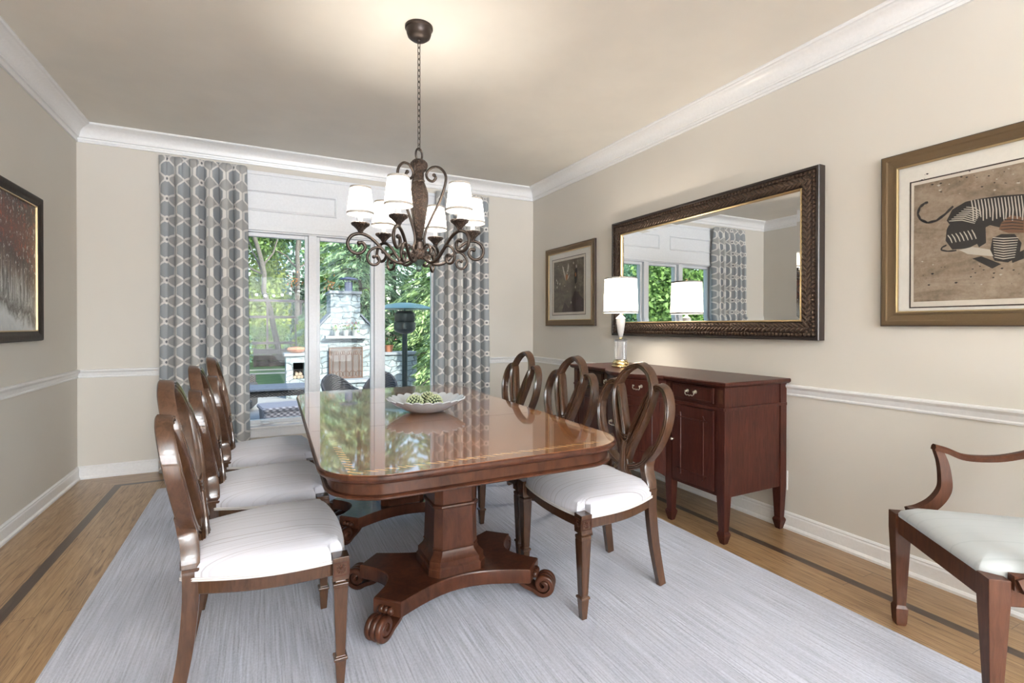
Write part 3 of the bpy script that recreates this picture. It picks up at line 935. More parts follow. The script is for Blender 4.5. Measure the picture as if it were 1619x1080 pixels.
b.loft([drum(.127, .405), drum(.1255, .470), drum(.1185, .660)], cap=False)
sh = b.build('lamp_shade', SHADE, lamp, angle=60)
b = MB()
for k in range(14):
    a = 2 * PI * (k + .5) / 14
    b.tube([(.1262 * math.cos(a), .1262 * math.sin(a), .412), (.1248 * math.cos(a), .1248 * math.sin(a), .470), (.1180 * math.cos(a), .1180 * math.sin(a), .657)], .0011, 5)
b.build('shade_seam', SHADEBAND, sh)['kind'] = 'stuff'
for r, z in ((.1285, .405), (.1195, .657)): MB().lathe([(r, z), (r + .0015, z), (r + .0015, z + .012), (r, z + .012)], 60, cap=False).build('trim_band', SHADEBAND, sh)
b = MB(); b.lathe([(.003, .64), (.003, .668), (.008, .672), (.010, .680), (.005, .690), (.001, .694)], 14)
for k in range(3):
    a = k * 2 * PI / 3; b.tube([(0, 0, .648), (.1185 * math.cos(a), .1185 * math.sin(a), .654)], .0015, 6)
b.tube([(0, 0, .39), (0, 0, .645)], .003, 8)
tag(b.build('finial', BRASS, lamp), 'brass harp and finial')
light('lamp_bulb', 'POINT', (0, 0, .55), 13, (1, .90, .76), lamp, shadow_soft_size=.035)

# ================================================================== FRAMED THINGS ON WALLS
def wall_frame(prof, y0, y1, z0, z1, side=-1):
    """prof: (inset from outer edge, height off wall); local x is off the wall (towards the room = side)"""
    rings = []
    for i, h in prof:
        rings.append([(side * h, y0 + i, z0 + i), (side * h, y1 - i, z0 + i), (side * h, y1 - i, z1 - i), (side * h, y0 + i, z1 - i)])
    return MB().loft(rings, cap=False)
def panel(x, y0, y1, z0, z1, t=.002): return MB().box(min(x, x + t), max(x, x + t), y0, y1, z0, z1)

# mirror
MY0, MY1, MZ0, MZ1 = 1.668, 3.475, 1.122, 2.094
my, mz = (MY0 + MY1) / 2, (MZ0 + MZ1) / 2
mir = thing('wall_mirror', 'large wall mirror in a carved dark bronze frame above the sideboard', 'mirror', (XR, my, mz))
a0, a1, c0, c1 = MY0 - my, MY1 - my, MZ0 - mz, MZ1 - mz
fr = wall_frame([(0, .002), (0, .052), (.004, .057), (.016, .057), (.020, .052)], a0, a1, c0, c1).build('outer_frame', MIREDGE, mir, False)
wall_frame([(.020, .050), (.024, .052), (.038, .053), (.042, .049), (.048, .054), (.062, .058), (.085, .052), (.100, .042), (.106, .040)], a0, a1, c0, c1).build('carved_frame', MIRFRAME, mir, angle=30)
wall_frame([(.104, .040), (.105, .046), (.110, .048), (.115, .044), (.117, .034)], a0, a1, c0, c1).build('gilt_slip', GOLDBEAD, mir, False)
b = MB()
def beads_rect(b, ins, h, step, r, sx=.6):
    y0, y1, z0, z1 = a0 + ins, a1 - ins, c0 + ins, c1 - ins
    ny = int((y1 - y0) / step); nz = int((z1 - z0) / step)
    for k in range(ny + 1):
        for z in (z0, z1): b.ball((-h, y0 + (y1 - y0) * k / ny, z), r, 6, 4, (.8, 1, 1))
    for k in range(1, nz):
        for y in (y0, y1): b.ball((-h, y, z0 + (z1 - z0) * k / nz), r, 6, 4, (.8, 1, 1))
beads_rect(b, .031, .053, .024, .0090)
tag(b.build('egg_beading', MIRLEAF, mir, fix=False), 'carved egg beading', kind='stuff')
b = MB(); q0 = MB(); q0.ball((0, 0, 0), .024, 8, 6, (.16, 1.0, .34))
def leaf_at(y, z, ang):
    m = Matrix.Translation((-.056, y, z)) @ Matrix.Rotation(ang, 4, 'X')
    b.add([tuple(m @ Vector(p)) for p in q0.v], q0.f)
i_ = .073
for zz, sg in ((c0 + i_, 1), (c1 - i_, -1)):
    nn = int((a1 - a0 - 2 * i_) / .030)
    for k in range(nn + 1):
        y = a0 + i_ + (a1 - a0 - 2 * i_) * k / nn
        leaf_at(y, zz + .011, .6); leaf_at(y + .012, zz - .011, -.6)
for yy in (a0 + i_, a1 - i_):
    nn = int((c1 - c0 - 2 * i_) / .030)
    for k in range(1, nn):
        z = c0 + i_ + (c1 - c0 - 2 * i_) * k / nn
        leaf_at(yy + .011, z, PI / 2 - .6); leaf_at(yy - .011, z + .012, PI / 2 + .6)
tag(b.build('carved_leaves', MIRLEAF, mir, fix=False), 'carved running leaf relief', kind='stuff')
b = MB(); beads_rect(b, .110, .047, .0085, .0032)
tag(b.build('gilt_beading', GOLDBEAD, mir, fix=False), 'fine gilt beading', kind='stuff')
# bevelled glass
i0, i1 = .112, .140
def rc(i, h): return [(-h, a0 + i, c0 + i), (-h, a1 - i, c0 + i), (-h, a1 - i, c1 - i), (-h, a0 + i, c1 - i)]
b = MB(); b.loft([rc(i0, .030), rc(i0, .0335), rc(i1, .0350)], cap=True); b.build('mirror_glass', MIRROR, mir, False, fix=True)

def picture(name, label, Y0, Y1, Z0, Z1, fw, X, side, gl=True):
    cy, cz = (Y0 + Y1) / 2, (Z0 + Z1) / 2
    o = thing(name, label, 'picture', (X, cy, cz)); s = side
    y0, y1, z0, z1 = Y0 - cy, Y1 - cy, Z0 - cz, Z1 - cz
    wall_frame([(0, .002), (0, .022), (.003, .026), (.010, .027), (fw * .32, .027), (fw * .42, .024), (fw * .78, .020), (fw * .80, .023), (fw * .93, .023), (fw, .018), (fw, .008)], y0, y1, z0, z1, s).build('frame', GILT, o, False)
    wall_frame([(fw - .006, .0225), (fw - .003, .024), (fw + .001, .022), (fw + .002, .012)], y0, y1, z0, z1, s).build('gilt_slip', GILTL, o, False)
    wall_frame([(-.0015, .001), (-.0015, .023), (.002, .0258)], y0, y1, z0, z1, s).build('frame_edge', DARKLINE, o, False)
    b = panel(s * .006, y0 + fw - .002, y1 - fw + .002, z0 + fw - .002, z1 - fw + .002, s * .003)
    b.build('mat_board', MATBOARD, o, False)
    if gl: panel(s * .0165, y0 + fw - .002, y1 - fw + .002, z0 + fw - .002, z1 - fw + .002, s * .0015).build('picture_glass', PICGLASS, o, False)
    return o, (y0, y1, z0, z1)
def outline(o, s, y0, y1, z0, z1, h, w, mat, name='mat_line'):
    b = MB()
    for (a, b_, c, d) in ((y0, y1, z0, z0 + w), (y0, y1, z1 - w, z1), (y0, y0 + w, z0, z1), (y1 - w, y1, z0, z1)):
        q = panel(s * h, a, b_, c, d, s * .0008); b.add(q.v, q.f)
    b.build(name, mat, o, False)

def print_mat(name, stops, seed, mott=(3, 3, 3)):
    n = NT(name)
    g = n.noise(n.mapping(mott, loc=(seed, seed, 0)), 3, 8, .68, .6); f = n.noise(n.coord(), 60, 4, .7)
    n.base(n.ramp(n.math('ADD', n.math('MULTIPLY', g, .75), n.math('MULTIPLY', f, .3)), stops)); n.set(Roughness=.9)
    return n.m
TIGBG = print_mat('tiger_print_ground', [(.34, (.10, .075, .050)), (.50, (.23, .175, .125)), (.70, (.37, .30, .23))], 2.1, (3, 1.2, 3))
INK = plain('print_ink', (.030, .026, .024), .9)
INK2 = plain('print_brown_ink', (.16, .085, .05), .9)
CHALK = plain('print_chalk', (.46, .42, .36), .9)
LAND = print_mat('small_print_ground', [(.3, (.060, .050, .038)), (.52, (.125, .105, .078)), (.75, (.23, .195, .14))], 5.0, (3, 2, 5))
HILL = plain('print_hill', (.062, .045, .045), .9)
RUST = plain('print_rust', (.30, .13, .05), .9)

def flat_polys(o, name, polys, s, h, mats):
    """polys: list of (points (y,z), material index) laid on a print as ink"""
    b = MB()
    for i, (pts, mi) in enumerate(polys):
        hh = h + i * .00002
        b.add([(s * hh, y, z) for y, z in pts], [tuple(range(len(pts)))], mi)
    return b.build(name, mats, o, False, fix=True)

# small print by the far corner (right wall).  Photo left = larger y
o, (y0, y1, z0, z1) = picture('framed_print', 'gilt framed small print of dark hills and winged figures near the far corner', 3.765, 4.655, 1.206, 2.021, .062, XR, -1)
A = lambda u, v: (y1 - (y1 - y0) * u, z1 - (z1 - z0) * v)       # u: 0 left..1 right as seen, v: 0 top..1 bottom
iy0, iy1, iz0, iz1 = A(.80, 0)[0], A(.155, 0)[0], A(0, .845)[1], A(0, .165)[1]
outline(o, -1, iy0 - .018, iy1 + .022, iz0 - .018, iz1 + .018, .0095, .006, DARKLINE)
panel(-.0092, iy0 - .012, iy1 + .016, iz0 - .012, iz1 + .012, -.0006).build('paper', PAPER, o, False)
art = panel(-.0100, iy0 + .012, iy1 - .014, iz0 + .012, iz1 - .012, -.0008).build('printed_sheet', LAND, o, False)
iy0 += .012; iy1 -= .014; iz0 += .012; iz1 -= .012
B = lambda u, v: (iy1 - (iy1 - iy0) * u, iz1 - (iz1 - iz0) * v)
rnd = random.Random(4)
polys = [([B(.28, 1), B(.38, .80), B(.52, .93), B(.66, .70), B(.70, .62), B(.75, .60), B(.78, .63), B(.84, .62), B(.86, .68), B(1, .78), B(1, 1)], 0)]
polys += [([B(.30, .09), B(.34, .13), B(.44, .34), B(.42, .40), B(.38, .32), B(.33, .20)], 3), ([B(.50, .06), B(.53, .12), B(.47, .30), B(.44, .28), B(.48, .16)], 3), ([B(.41, .30), B(.47, .26), B(.50, .32), B(.46, .39), B(.42, .38)], 2), ([B(.56, .27), B(.50, .36), B(.47, .38), B(.50, .31)], 3)]
polys += [([B(.76, .12), B(.79, .16), B(.80, .30), B(.77, .48), B(.72, .47), B(.70, .30), B(.73, .20)], 1), ([B(.72, .28), B(.76, .26), B(.77, .33), B(.73, .35)], 2), ([B(.75, .13), B(.78, .12), B(.79, .17), B(.76, .19)], 3)]
for k in range(34):
    u, v = rnd.uniform(.06, .95), rnd.uniform(.05, .60); w = rnd.uniform(.006, .018)
    polys.append(([B(u - w, v), B(u, v - w * .8), B(u + w, v), B(u, v + w * .8)], rnd.choice([1, 1, 3])))
for u, v in ((.10, .36), (.14, .42), (.22, .44), (.12, .50), (.60, .82), (.74, .54), (.68, .08)): polys.append(([B(u - .02, v), B(u, v - .03), B(u + .02, v), B(u, v + .03)], 3))
flat_polys(art, 'printed_figures', polys, -1, .0112, [HILL, INK, RUST, CHALK])

# tiger print (its right half runs out of the picture)
TY_0, TY_1 = .10, 1.378
o, (y0, y1, z0, z1) = picture('framed_tiger_print', 'gilt framed print of a striped tiger on the right wall near the armchair', TY_0, TY_1, 1.203, 2.037, .070, XR, -1)
cy, cz = (TY_0 + TY_1) / 2, (1.203 + 2.037) / 2
ly, lz0, lz1 = 1.262 - cy, 1.288 - cz, 1.893 - cz
outline(o, -1, -ly, ly, lz0, lz1, .0095, .006, DARKLINE)
panel(-.0092, -ly + .006, ly - .006, lz0 + .006, lz1 - .006, -.0006).build('paper', PAPER, o, False)
sy, sz0, sz1 = ly - .018, lz0 + .030, lz1 - .020
art = panel(-.0100, -sy, sy, sz0, sz1, -.0008).build('printed_sheet', TIGBG, o, False)
# picture px (crop 793x1080 of photo region 1340..1619 x 180..560) -> wall coordinates
def T_(cx, cy_):
    px, py = 1340 + cx / 2.842, 180 + cy_ / 2.842
    f = 783.0
    d = _F + _R2 * ((px - 809.5) / f) - _U2 * ((py - 540 + 19.87) / f)
    k = (XR - .012) / d.x
    return (d.y * k - cy, 1.2 + d.z * k - cz)
P = []
body = [(445, 480), (470, 430), (530, 395), (600, 380), (680, 368), (793, 360), (793, 470), (760, 500), (700, 515), (640, 500), (600, 520), (560, 500), (510, 505), (460, 500)]
P.append(([T_(*p) for p in body], 0))
hind = [(455, 500), (560, 498), (600, 520), (590, 580), (540, 605), (470, 610), (440, 570), (445, 520)]
P.append(([T_(*p) for p in hind], 0))
P.append(([T_(*p) for p in [(575, 500), (620, 500), (622, 580), (590, 600), (570, 560)]], 0))
P.append(([T_(*p) for p in [(650, 560), (690, 540), (750, 540), (782, 580), (770, 640), (720, 668), (660, 660), (640, 620)]], 0))
P.append(([T_(*p) for p in [(690, 490), (730, 455), (793, 465), (793, 535), (720, 535), (680, 520)]], 2))
P.append(([T_(*p) for p in [(560, 650), (600, 640), (640, 655), (690, 675), (650, 695), (590, 665)]], 0))
P.append(([T_(*p) for p in [(735, 640), (793, 610), (793, 650), (740, 670)]], 0))
P.append(([T_(*p) for p in [(640, 700), (793, 690), (793, 775), (660, 770)]], 1)) if False else None
P.append(([T_(*p) for p in [(500, 612), (560, 598), (640, 610), (655, 640), (600, 636), (540, 630)]], 1))
rnd = random.Random(11)
def stroke(pts, w, mi):
    L = []; Rr = []
    for i, p in enumerate(pts):
        q = pts[min(i + 1, len(pts) - 1)]; r_ = pts[max(i - 1, 0)]
        dx, dy = q[0] - r_[0], q[1] - r_[1]; n_ = math.hypot(dx, dy) or 1
        ww = w * (.35 + .65 * math.sin(PI * (i + .6) / (len(pts) + .2)))
        L.append(T_(p[0] - dy / n_ * ww, p[1] + dx / n_ * ww)); Rr.append(T_(p[0] + dy / n_ * ww, p[1] - dx / n_ * ww))
    P.append((L + Rr[::-1], mi))
for k in range(17):                          # pale stripes over the back
    x = 560 + k * 15
    stroke([(x - 4, 388 - k * 1.4), (x + 4, 430), (x + rnd.uniform(0, 10), 480 - (k % 3) * 8)], 3.4, 1)
for k in range(8):
    stroke([(456 + k * 11, 482 - k * 9), (515 + k * 8, 478 - k * 8), (572 + k * 4, 492 - k * 7)], 2.2, 1)
for k in range(7): stroke([(450 + k * 18, 545 - k * 4), (462 + k * 18, 560 - k * 3), (470 + k * 18, 580 - k * 3)], 3.0, 1)
for k in range(9): stroke([(652 + k * 1, 556 + k * 11), (700, 560 + k * 11.5), (768 - k * 2, 556 + k * 11)], 2.4, 1)
for k in range(4): stroke([(690, 478 + k * 14), (740, 474 + k * 14), (790, 480 + k * 13)], 2.0, 0)
tail = [(475, 415), (440, 450), (400, 480), (360, 490), (328, 475), (315, 450), (325, 420), (345, 403), (362, 397)]
for i in range(len(tail) - 1):
    a_, b_ = tail[i], tail[i + 1]; stroke([a_, ((a_[0] + b_[0]) / 2, (a_[1] + b_[1]) / 2), b_], 6, 0)
t2 = [(445, 590), (425, 600), (420, 612), (450, 618), (490, 614)]
for i in range(len(t2) - 1): stroke([t2[i], ((t2[i][0] + t2[i + 1][0]) / 2, (t2[i][1] + t2[i + 1][1]) / 2), t2[i + 1]], 4, 0)
for k in range(70):
    x = rnd.uniform(330, 780); y = rnd.choice([rnd.uniform(270 - (x - 300) * .06, 375 - (x - 300) * .06), rnd.uniform(660, 770)])
    w = rnd.uniform(2, 9); P.append(([T_(x - w, y), T_(x, y - w * .5), T_(x + w, y - w * .2), T_(x, y + w * .5)], 0 if rnd.random() < .75 else 1))
flat_polys(art, 'printed_tiger', P, -1, .0112, [INK, CHALK, INK2])

# oil painting on the left wall
def oil():
    n = NT('oil_painting')
    y, z = n.sep(n.coord())[1], n.sep(n.coord())[2]
    big = n.noise(n.mapping((1, 5, 3)), 2.2, 6, .7, .6)
    drip = n.noise(n.mapping((1, 55, 2.2)), 1.4, 4, .6, .4)
    spat = n.noise(n.mapping((1, 20, 10)), 2.0, 5, .72, .5)
    hz = n.math('ADD', z, n.math('MULTIPLY', n.math('SUBTRACT', big, .5), .35))
    hz = n.math('ADD', hz, n.math('MULTIPLY', n.math('SUBTRACT', y, .2), .28))
    t = n.math('MULTIPLY_ADD', hz, 1.25, .5, clamp=True)
    c = n.ramp(t, [(.0, (.46, .48, .50)), (.15, (.60, .62, .63)), (.25, (.10, .09, .08)), (.36, (.46, .47, .46)), (.50, (.22, .17, .14)), (.60, (.075, .034, .027)), (.84, (.115, .040, .028)), (1, (.045, .026, .022))])
    dm = n.math('MULTIPLY', n.math('GREATER_THAN', drip, .53), n.math('MULTIPLY', n.math('GREATER_THAN', t, .30), n.math('LESS_THAN', t, .66)))
    c = n.mix(n.math('MULTIPLY', dm, .8), c, (.045, .035, .032))
    fm = n.math('GREATER_THAN', spat, .60)
    c = n.mix(n.math('MULTIPLY', fm, .85), c, (.60, .60, .58))
    rm = n.math('MULTIPLY', n.math('LESS_THAN', spat, .42), n.math('GREATER_THAN', t, .62))
    c = n.mix(n.math('MULTIPLY', rm, .7), c, (.36, .075, .035))
    n.base(c); n.set(Roughness=.45); n.bump(spat, .5, .004)
    return n.m
PY0, PY1, PZ0, PZ1 = 2.72, 4.205, 1.105, 2.013
cy, cz = (PY0 + PY1) / 2, (PZ0 + PZ1) / 2
o = thing('framed_painting', 'dark framed abstract painting of red-brown trees on the left wall', 'picture', (XL, cy, cz))
y0, y1, z0, z1 = PY0 - cy, PY1 - cy, PZ0 - cz, PZ1 - cz
wall_frame([(0, .002), (0, .022), (.004, .032), (.012, .036), (.030, .034), (.052, .024), (.060, .020)], y0, y1, z0, z1, 1).build('frame', BLACKFRAME, o, angle=30)
wall_frame([(.060, .021), (.061, .024), (.067, .024), (.068, .014)], y0, y1, z0, z1, 1).build('gilt_slip', GILTL, o, False)
panel(.010, y0 + .062, y1 - .062, z0 + .062, z1 - .062, .005).build('canvas', oil(), o, False)

# ================================================================== ARMCHAIR (in the near right corner, turned to face the room)
AC = thing('armchair', 'mahogany open armchair with pale seat set diagonally by the right wall', 'armchair', (2.109, .888, 0), R(50))
# local: +y faces the room (front), +x towards the wall
AL = AC
hw, dp = .290, .50
def tap(x, y, h0, h1, zt, spade=True, zb=0):
    b = MB()
    r = lambda h, z: ([(x + px, y + py) for px, py in sq(h)], z)
    b.prism_rings([r(h0 * .8, zb), r(h0 * .95, zb + .012), r(h0 * 1.08, .062), r(h0 * 1.08, .070), r(h0 * .82, .082), r(h1, zt - .07), r(h1, zt)] if spade else [r(h0, 0), r(h1, zt)])
    return b
for s in (-1, 1):
    tap(s * (hw - .028), -.028, .020, .028, .452, True, .0125 if s < 0 else 0).build('front_leg', ARMWOOD, AC, False, .002)
b = MB(); b.box(-hw + .05, hw - .05, -.046, -.010, .372, .447); b.build('front_rail', ARMWOOD, AC, False, .003)
for s in (-1, 1):
    b = MB(); b.loft([[(s * (hw - .006), -.04, .372), (s * (hw - .040), -.04, .372), (s * (hw - .040), -.04, .445), (s * (hw - .006), -.04, .445)],
                      [(s * (hw - .040), -dp, .372), (s * (hw - .074), -dp, .372), (s * (hw - .074), -dp, .445), (s * (hw - .040), -dp, .445)]])
    b.build('side_rail', ARMWOOD, AC, False, .003)
    # back post, raked
    path = cr([(s * .232, -dp - .06, 0), (s * .228, -dp - .015, .22), (s * .226, -dp, .43), (s * .228, -dp - .03, .65), (s * .232, -dp - .10, .96)], 5)
    b = MB(); b.sweep(path, [(-.018, -.020), (.018, -.020), (.018, .020), (-.018, .020)], bn=(0, 1, 0)); b.build('back_post', ARMWOOD, AC, angle=40)
    # arm: swept support, elbow and rail
    xo = lambda t: s * (hw + .004 - .038 * t)
    sp = cr([(xo(.05), -.070, .440), (xo(.12), -.115, .458), (xo(.22), -.160, .495), (xo(.28), -.190, .548), (xo(.27), -.192, .603), (xo(.24), -.184, .660), (xo(.20), -.168, .708)], 7)
    n = len(sp); sc = [((.013 + .003 * (1 - i / n)), .032 - .014 * i / n + .006 * math.sin(PI * i / n)) for i in range(n)]
    b = MB(); b.sweep(sp, [(-1, -.5), (1, -.5), (1, .5), (-1, .5)], bn=(0, 1, .01), scale=[(c[0], c[1] * 1.3) for c in sc])
    b.box(min(xo(.03), xo(.03) - s * .028), max(xo(.03), xo(.03) - s * .028), -.135, -.062, .425, .468)
    b.build('arm_support', ARMWOOD, AC, angle=40)
    ap = cr([(xo(.16), -.156, .716), (xo(.22), -.20, .704), (xo(.35), -.26, .682), (xo(.6), -.36, .686), (xo(.85), -.45, .712), (xo(1.0), -dp - .035, .745)], 6)
    b = MB(); b.sweep(ap, [(-.016, -.011), (.016, -.011), (.018, .004), (.010, .012), (-.010, .012), (-.018, .004)], bn=(0, 0, 1)); b.build('arm', ARMWOOD, AC, angle=40)
b = MB(); b.box(-.215, .215, -dp - .012, -dp + .020, .372, .445); b.build('back_rail', ARMWOOD, AC, False, .003)
P = cr([(-.232, -dp - .10, .93), (-.12, -dp - .108, .965), (0, -dp - .11, .978), (.12, -dp - .108, .965), (.232, -dp - .10, .93)], 6)
b = MB(); b.sweep(P, [(-.016, -.030), (.016, -.030), (.016, .030), (-.016, .030)], bn=(0, 0, 1)); b.build('crest_rail', ARMWOOD, AC, angle=40)
for x in (-.09, 0, .09):
    b = MB(); b.sweep(cr([(x, -dp, .44), (x, -dp - .04, .70), (x, -dp - .105, .945)], 6), [(-.014, -.007), (.014, -.007), (.014, .007), (-.014, .007)], bn=(0, 1, 0)); b.build('splat_bar', ARMWOOD, AC, angle=40)
po = [(-hw + .055, -.010), (-hw + .060, -.008), (hw - .060, -.008), (hw - .055, -.010), (hw - .028, -.058), (hw - .028, -.070), (hw - .050, -dp + .03), (hw - .060, -dp + .02), (-hw + .060, -dp + .02), (-hw + .050, -dp + .03), (-hw + .028, -.070), (-hw + .028, -.058)]
ring = lambda s, z: [(x * s, -.25 + (y + .25) * s, z) for x, y in po]
MB().loft([ring(.985, .440), ring(1.0, .446), ring(1.0, .456), ring(.975, .468), ring(.90, .480), ring(.75, .490), ring(.5, .496), ring(.2, .498)]).build('seat', ARMFAB, AC, angle=60)

# ================================================================== CHANDELIER
CH = thing('chandelier', 'six-arm bronze scroll chandelier with white cone shades above the table', 'chandelier', (.742, 2.545, 0))
b = MB(); b.lathe([(.016, 2.700), (.040, 2.702), (.058, 2.716), (.064, 2.735), (.066, 2.752), (.072, 2.757), (.072, H)], 36); b.ball((0, 0, 2.697), .011, 12, 8); b.build('canopy', BRONZE, CH)
ztop, zbot = 2.690, 2.125; nl = 19; pit = (ztop - zbot) / nl
for k in range(nl):
    zc_ = ztop - pit * (k + .5); hh = pit * .5 + .004; w = .0075
    P = []
    for q in range(16):
        a = 2 * PI * q / 16
        P.append((w * math.cos(a), 0, zc_ + (hh - w) * (1 if math.sin(a) >= 0 else -1) * min(1, abs(math.sin(a)) * 3) + w * math.sin(a)))
    b = MB(); b.tube(P, .0022, 6, True, bn=(0, 1, 0))
    b.xf(Matrix.Rotation(R(90 * (k % 2) + 30), 4, 'Z')); b.build('chain_link', BRONZE, CH)
b = MB(); b.tube([(.020 * math.sin(a), 0, 2.100 + .032 * math.cos(a)) for a in [2 * PI * k / 20 for k in range(20)]], .0055, 8, True, bn=(0, 1, 0)); b.xf(Matrix.Rotation(R(20), 4, 'Z')); b.build('top_ring', BRONZE, CH)
leafm = lambda a: 1 + .05 * math.sin(9 * a)
b = MB(); b.lathe([(.010, 2.078), (.030, 2.070), (.042, 2.056), (.045, 2.040), (.040, 2.022), (.030, 2.012)], 36, mod=leafm)
b.lathe([(.026, 2.012), (.026, 1.972), (.031, 1.962), (.026, 1.952)], 24)
b.lathe([(.028, 1.955), (.036, 1.935), (.046, 1.900), (.047, 1.865), (.042, 1.810), (.034, 1.750), (.025, 1.700), (.018, 1.668)], 36, mod=lambda a: 1 + .03 * math.sin(12 * a))
b.build('carved_stem', CARVED, CH)
b = MB(); b.lathe([(.018, 1.668), (.022, 1.660), (.016, 1.650), (.026, 1.640), (.027, 1.606), (.018, 1.600)], 24); b.build('hub', BRONZE, CH)
b = MB(); b.lathe([(.018, 1.606), (.040, 1.598), (.052, 1.580), (.052, 1.562), (.040, 1.546), (.024, 1.538)], 36, mod=leafm); b.build('carved_bowl', CARVED, CH)
FIN = plain('verdigris_finial', (.10, .16, .14), .3, .4)
b = MB(); b.lathe([(.040, 1.546), (.030, 1.536), (.018, 1.524), (.012, 1.514), (.015, 1.505), (.016, 1.497), (.010, 1.488), (.002, 1.484)], 24); tag(b.build('finial', FIN, CH), 'greenish drop finial')
arm1 = cr([(.022, 0, 1.615), (.034, 0, 1.575), (.060, 0, 1.540), (.100, 0, 1.528), (.142, 0, 1.543), (.182, 0, 1.584), (.220, 0, 1.626), (.258, 0, 1.655), (.298, 0, 1.666), (.338, 0, 1.652), (.357, 0, 1.617), (.346, 0, 1.582), (.316, 0, 1.565), (.286, 0, 1.574), (.272, 0, 1.599), (.284, 0, 1.620), (.302, 0, 1.618)], 5)
arm2 = cr([(.150, 0, 1.556), (.185, 0, 1.590), (.215, 0, 1.601), (.246, 0, 1.585), (.263, 0, 1.550), (.248, 0, 1.517), (.220, 0, 1.513), (.202, 0, 1.534), (.212, 0, 1.557), (.230, 0, 1.552)], 5)
arm3 = cr([(.060, 0, 1.543), (.040, 0, 1.565), (.036, 0, 1.600), (.052, 0, 1.622), (.076, 0, 1.618), (.086, 0, 1.594), (.072, 0, 1.577), (.058, 0, 1.586)], 5)
scr = cr([(.034, 0, 1.600), (.029, 0, 1.672), (.064, 0, 1.762), (.116, 0, 1.865), (.143, 0, 1.956), (.137, 0, 2.000), (.106, 0, 2.030), (.068, 0, 2.030), (.041, 0, 2.001), (.047, 0, 1.972), (.072, 0, 1.958), (.090, 0, 1.975), (.081, 0, 1.991)], 5)
camyaw = YAW
def adir(phi_deg):   # phi measured from 'towards the camera', + to the camera's right
    p = R(phi_deg); lat, dep = math.sin(p), -math.cos(p)
    vx = lat * math.cos(camyaw) + dep * math.sin(camyaw); vy = -lat * math.sin(camyaw) + dep * math.cos(camyaw)
    return math.atan2(vy, vx)
for k in range(6):
    ang = adir(-8 + 60 * k); m = Matrix.Rotation(ang, 4, 'Z')
    b = MB(); b.tube(arm1, .0085, 8); b.ball(arm1[-1], .011, 10, 7); b.tube(arm2, .0070, 8); b.ball(arm2[-1], .0095, 10, 7); b.tube(arm3, .0062, 8); b.ball(arm3[-1], .008, 10, 7)
    b.xf(m); ar = b.build('arm', BRONZE, CH, angle=60)
    p = (.295 * math.cos(ang), .295 * math.sin(ang), 0)
    b = MB(); b.lathe([(.010, 1.664), (.012, 1.674), (.017, 1.684), (.033, 1.700), (.044, 1.708), (.046, 1.716), (.043, 1.719), (.020, 1.716)], 28, p, mod=None); b.build('candle_cup', CARVED, CH)
    b = MB(); b.lathe([(.012, 1.716), (.012, 1.782)], 16, p); b.build('candle_sleeve', SLEEVE, CH)
    b = MB(); b.lathe([(.066, 1.762), (.050, 1.897)], 40, p, cap=False); sh = b.build('lamp_shade', SHADE, CH)
    b = MB(); b.lathe([(.0665, 1.760), (.0680, 1.760), (.0664, 1.773), (.0650, 1.773)], 40, p, cap=False); b.build('trim_band', SHADEBAND, sh); b = MB(); b.lathe([(.0506, 1.888), (.0520, 1.888), (.0512, 1.899), (.0500, 1.899)], 40, p, cap=False); b.build('trim_band', SHADEBAND, sh)
    light('candle_bulb', 'POINT', (p[0], p[1], 1.812), 3.5, (1, .93, .83), CH, shadow_soft_size=.015)
for k in range(3):
    b = MB(); n = len(scr); b.tube(scr, [.0072] * n, 8); b.ball(scr[-1], .010, 10, 7)
    b.xf(Matrix.Rotation(adir(84 + 120 * k), 4, 'Z')); b.build('upper_scroll', BRONZE, CH, angle=60)

# ================================================================== OUTDOORS
GZ = -.75
def leafmat(name, c0, c1, trans=.35, rough=.55):
    n = NT(name)
    g = n.new('NewGeometry'); r = n.ramp(g.outputs['Random Per Island'], [(0, c0), (.6, c1), (1, tuple(min(1, x * 1.5) for x in c1))])
    n.base(r); n.set(Roughness=rough)
    t = n.new('BsdfTranslucent'); n.link(r, t.inputs[0])
    mx = n.new('MixShader'); mx.inputs[0].default_value = trans
    n.link(n.b.outputs[0], mx.inputs[1]); n.link(t.outputs[0], mx.inputs[2]); n.link(mx.outputs[0], n.out.inputs[0])
    return n.m
LEAF = leafmat('broad_leaf', (0.076, 0.153, 0.051), (0.212, 0.348, 0.102))
LEAF2 = leafmat('yellow_green_leaf', (0.140, 0.238, 0.042), (0.392, 0.504, 0.112))
LEAFB = leafmat('blue_green_leaf', (0.085, 0.187, 0.128), (0.221, 0.391, 0.255))
NEEDLE = leafmat('spruce_needle', (0.072, 0.153, 0.099), (0.279, 0.414, 0.234), .2)
NEEDLE2 = leafmat('hemlock_needle', (0.102, 0.187, 0.085), (0.408, 0.544, 0.238), .2)
ORANGE = leafmat('orange_glint_leaf', (.40, .12, .03), (.62, .26, .08))
FLOWER = leafmat('pink_flower', (.30, .06, .07), (.50, .16, .15))
BARK = wood('tree_bark', (.050, .045, .042), (.160, .145, .130), (6, 6, 1), 8, .9, 0, .8)
GRASS = print_mat('lawn_grass', [(.3, (.035, .075, .030)), (.55, (.075, .135, .050)), (.75, (.13, .20, .08))], 3, (1, 1, 1))
PATIO = print_mat('patio_stone', [(.3, (.22, .22, .22)), (.55, (.30, .30, .30)), (.75, (.38, .37, .36))], 1, (1, 1, 1))
SLATE_R = plain('roof_shingle', (.12, .11, .10), .9)
GRAVEL = plain('pale_path', (.48, .44, .38), .9)
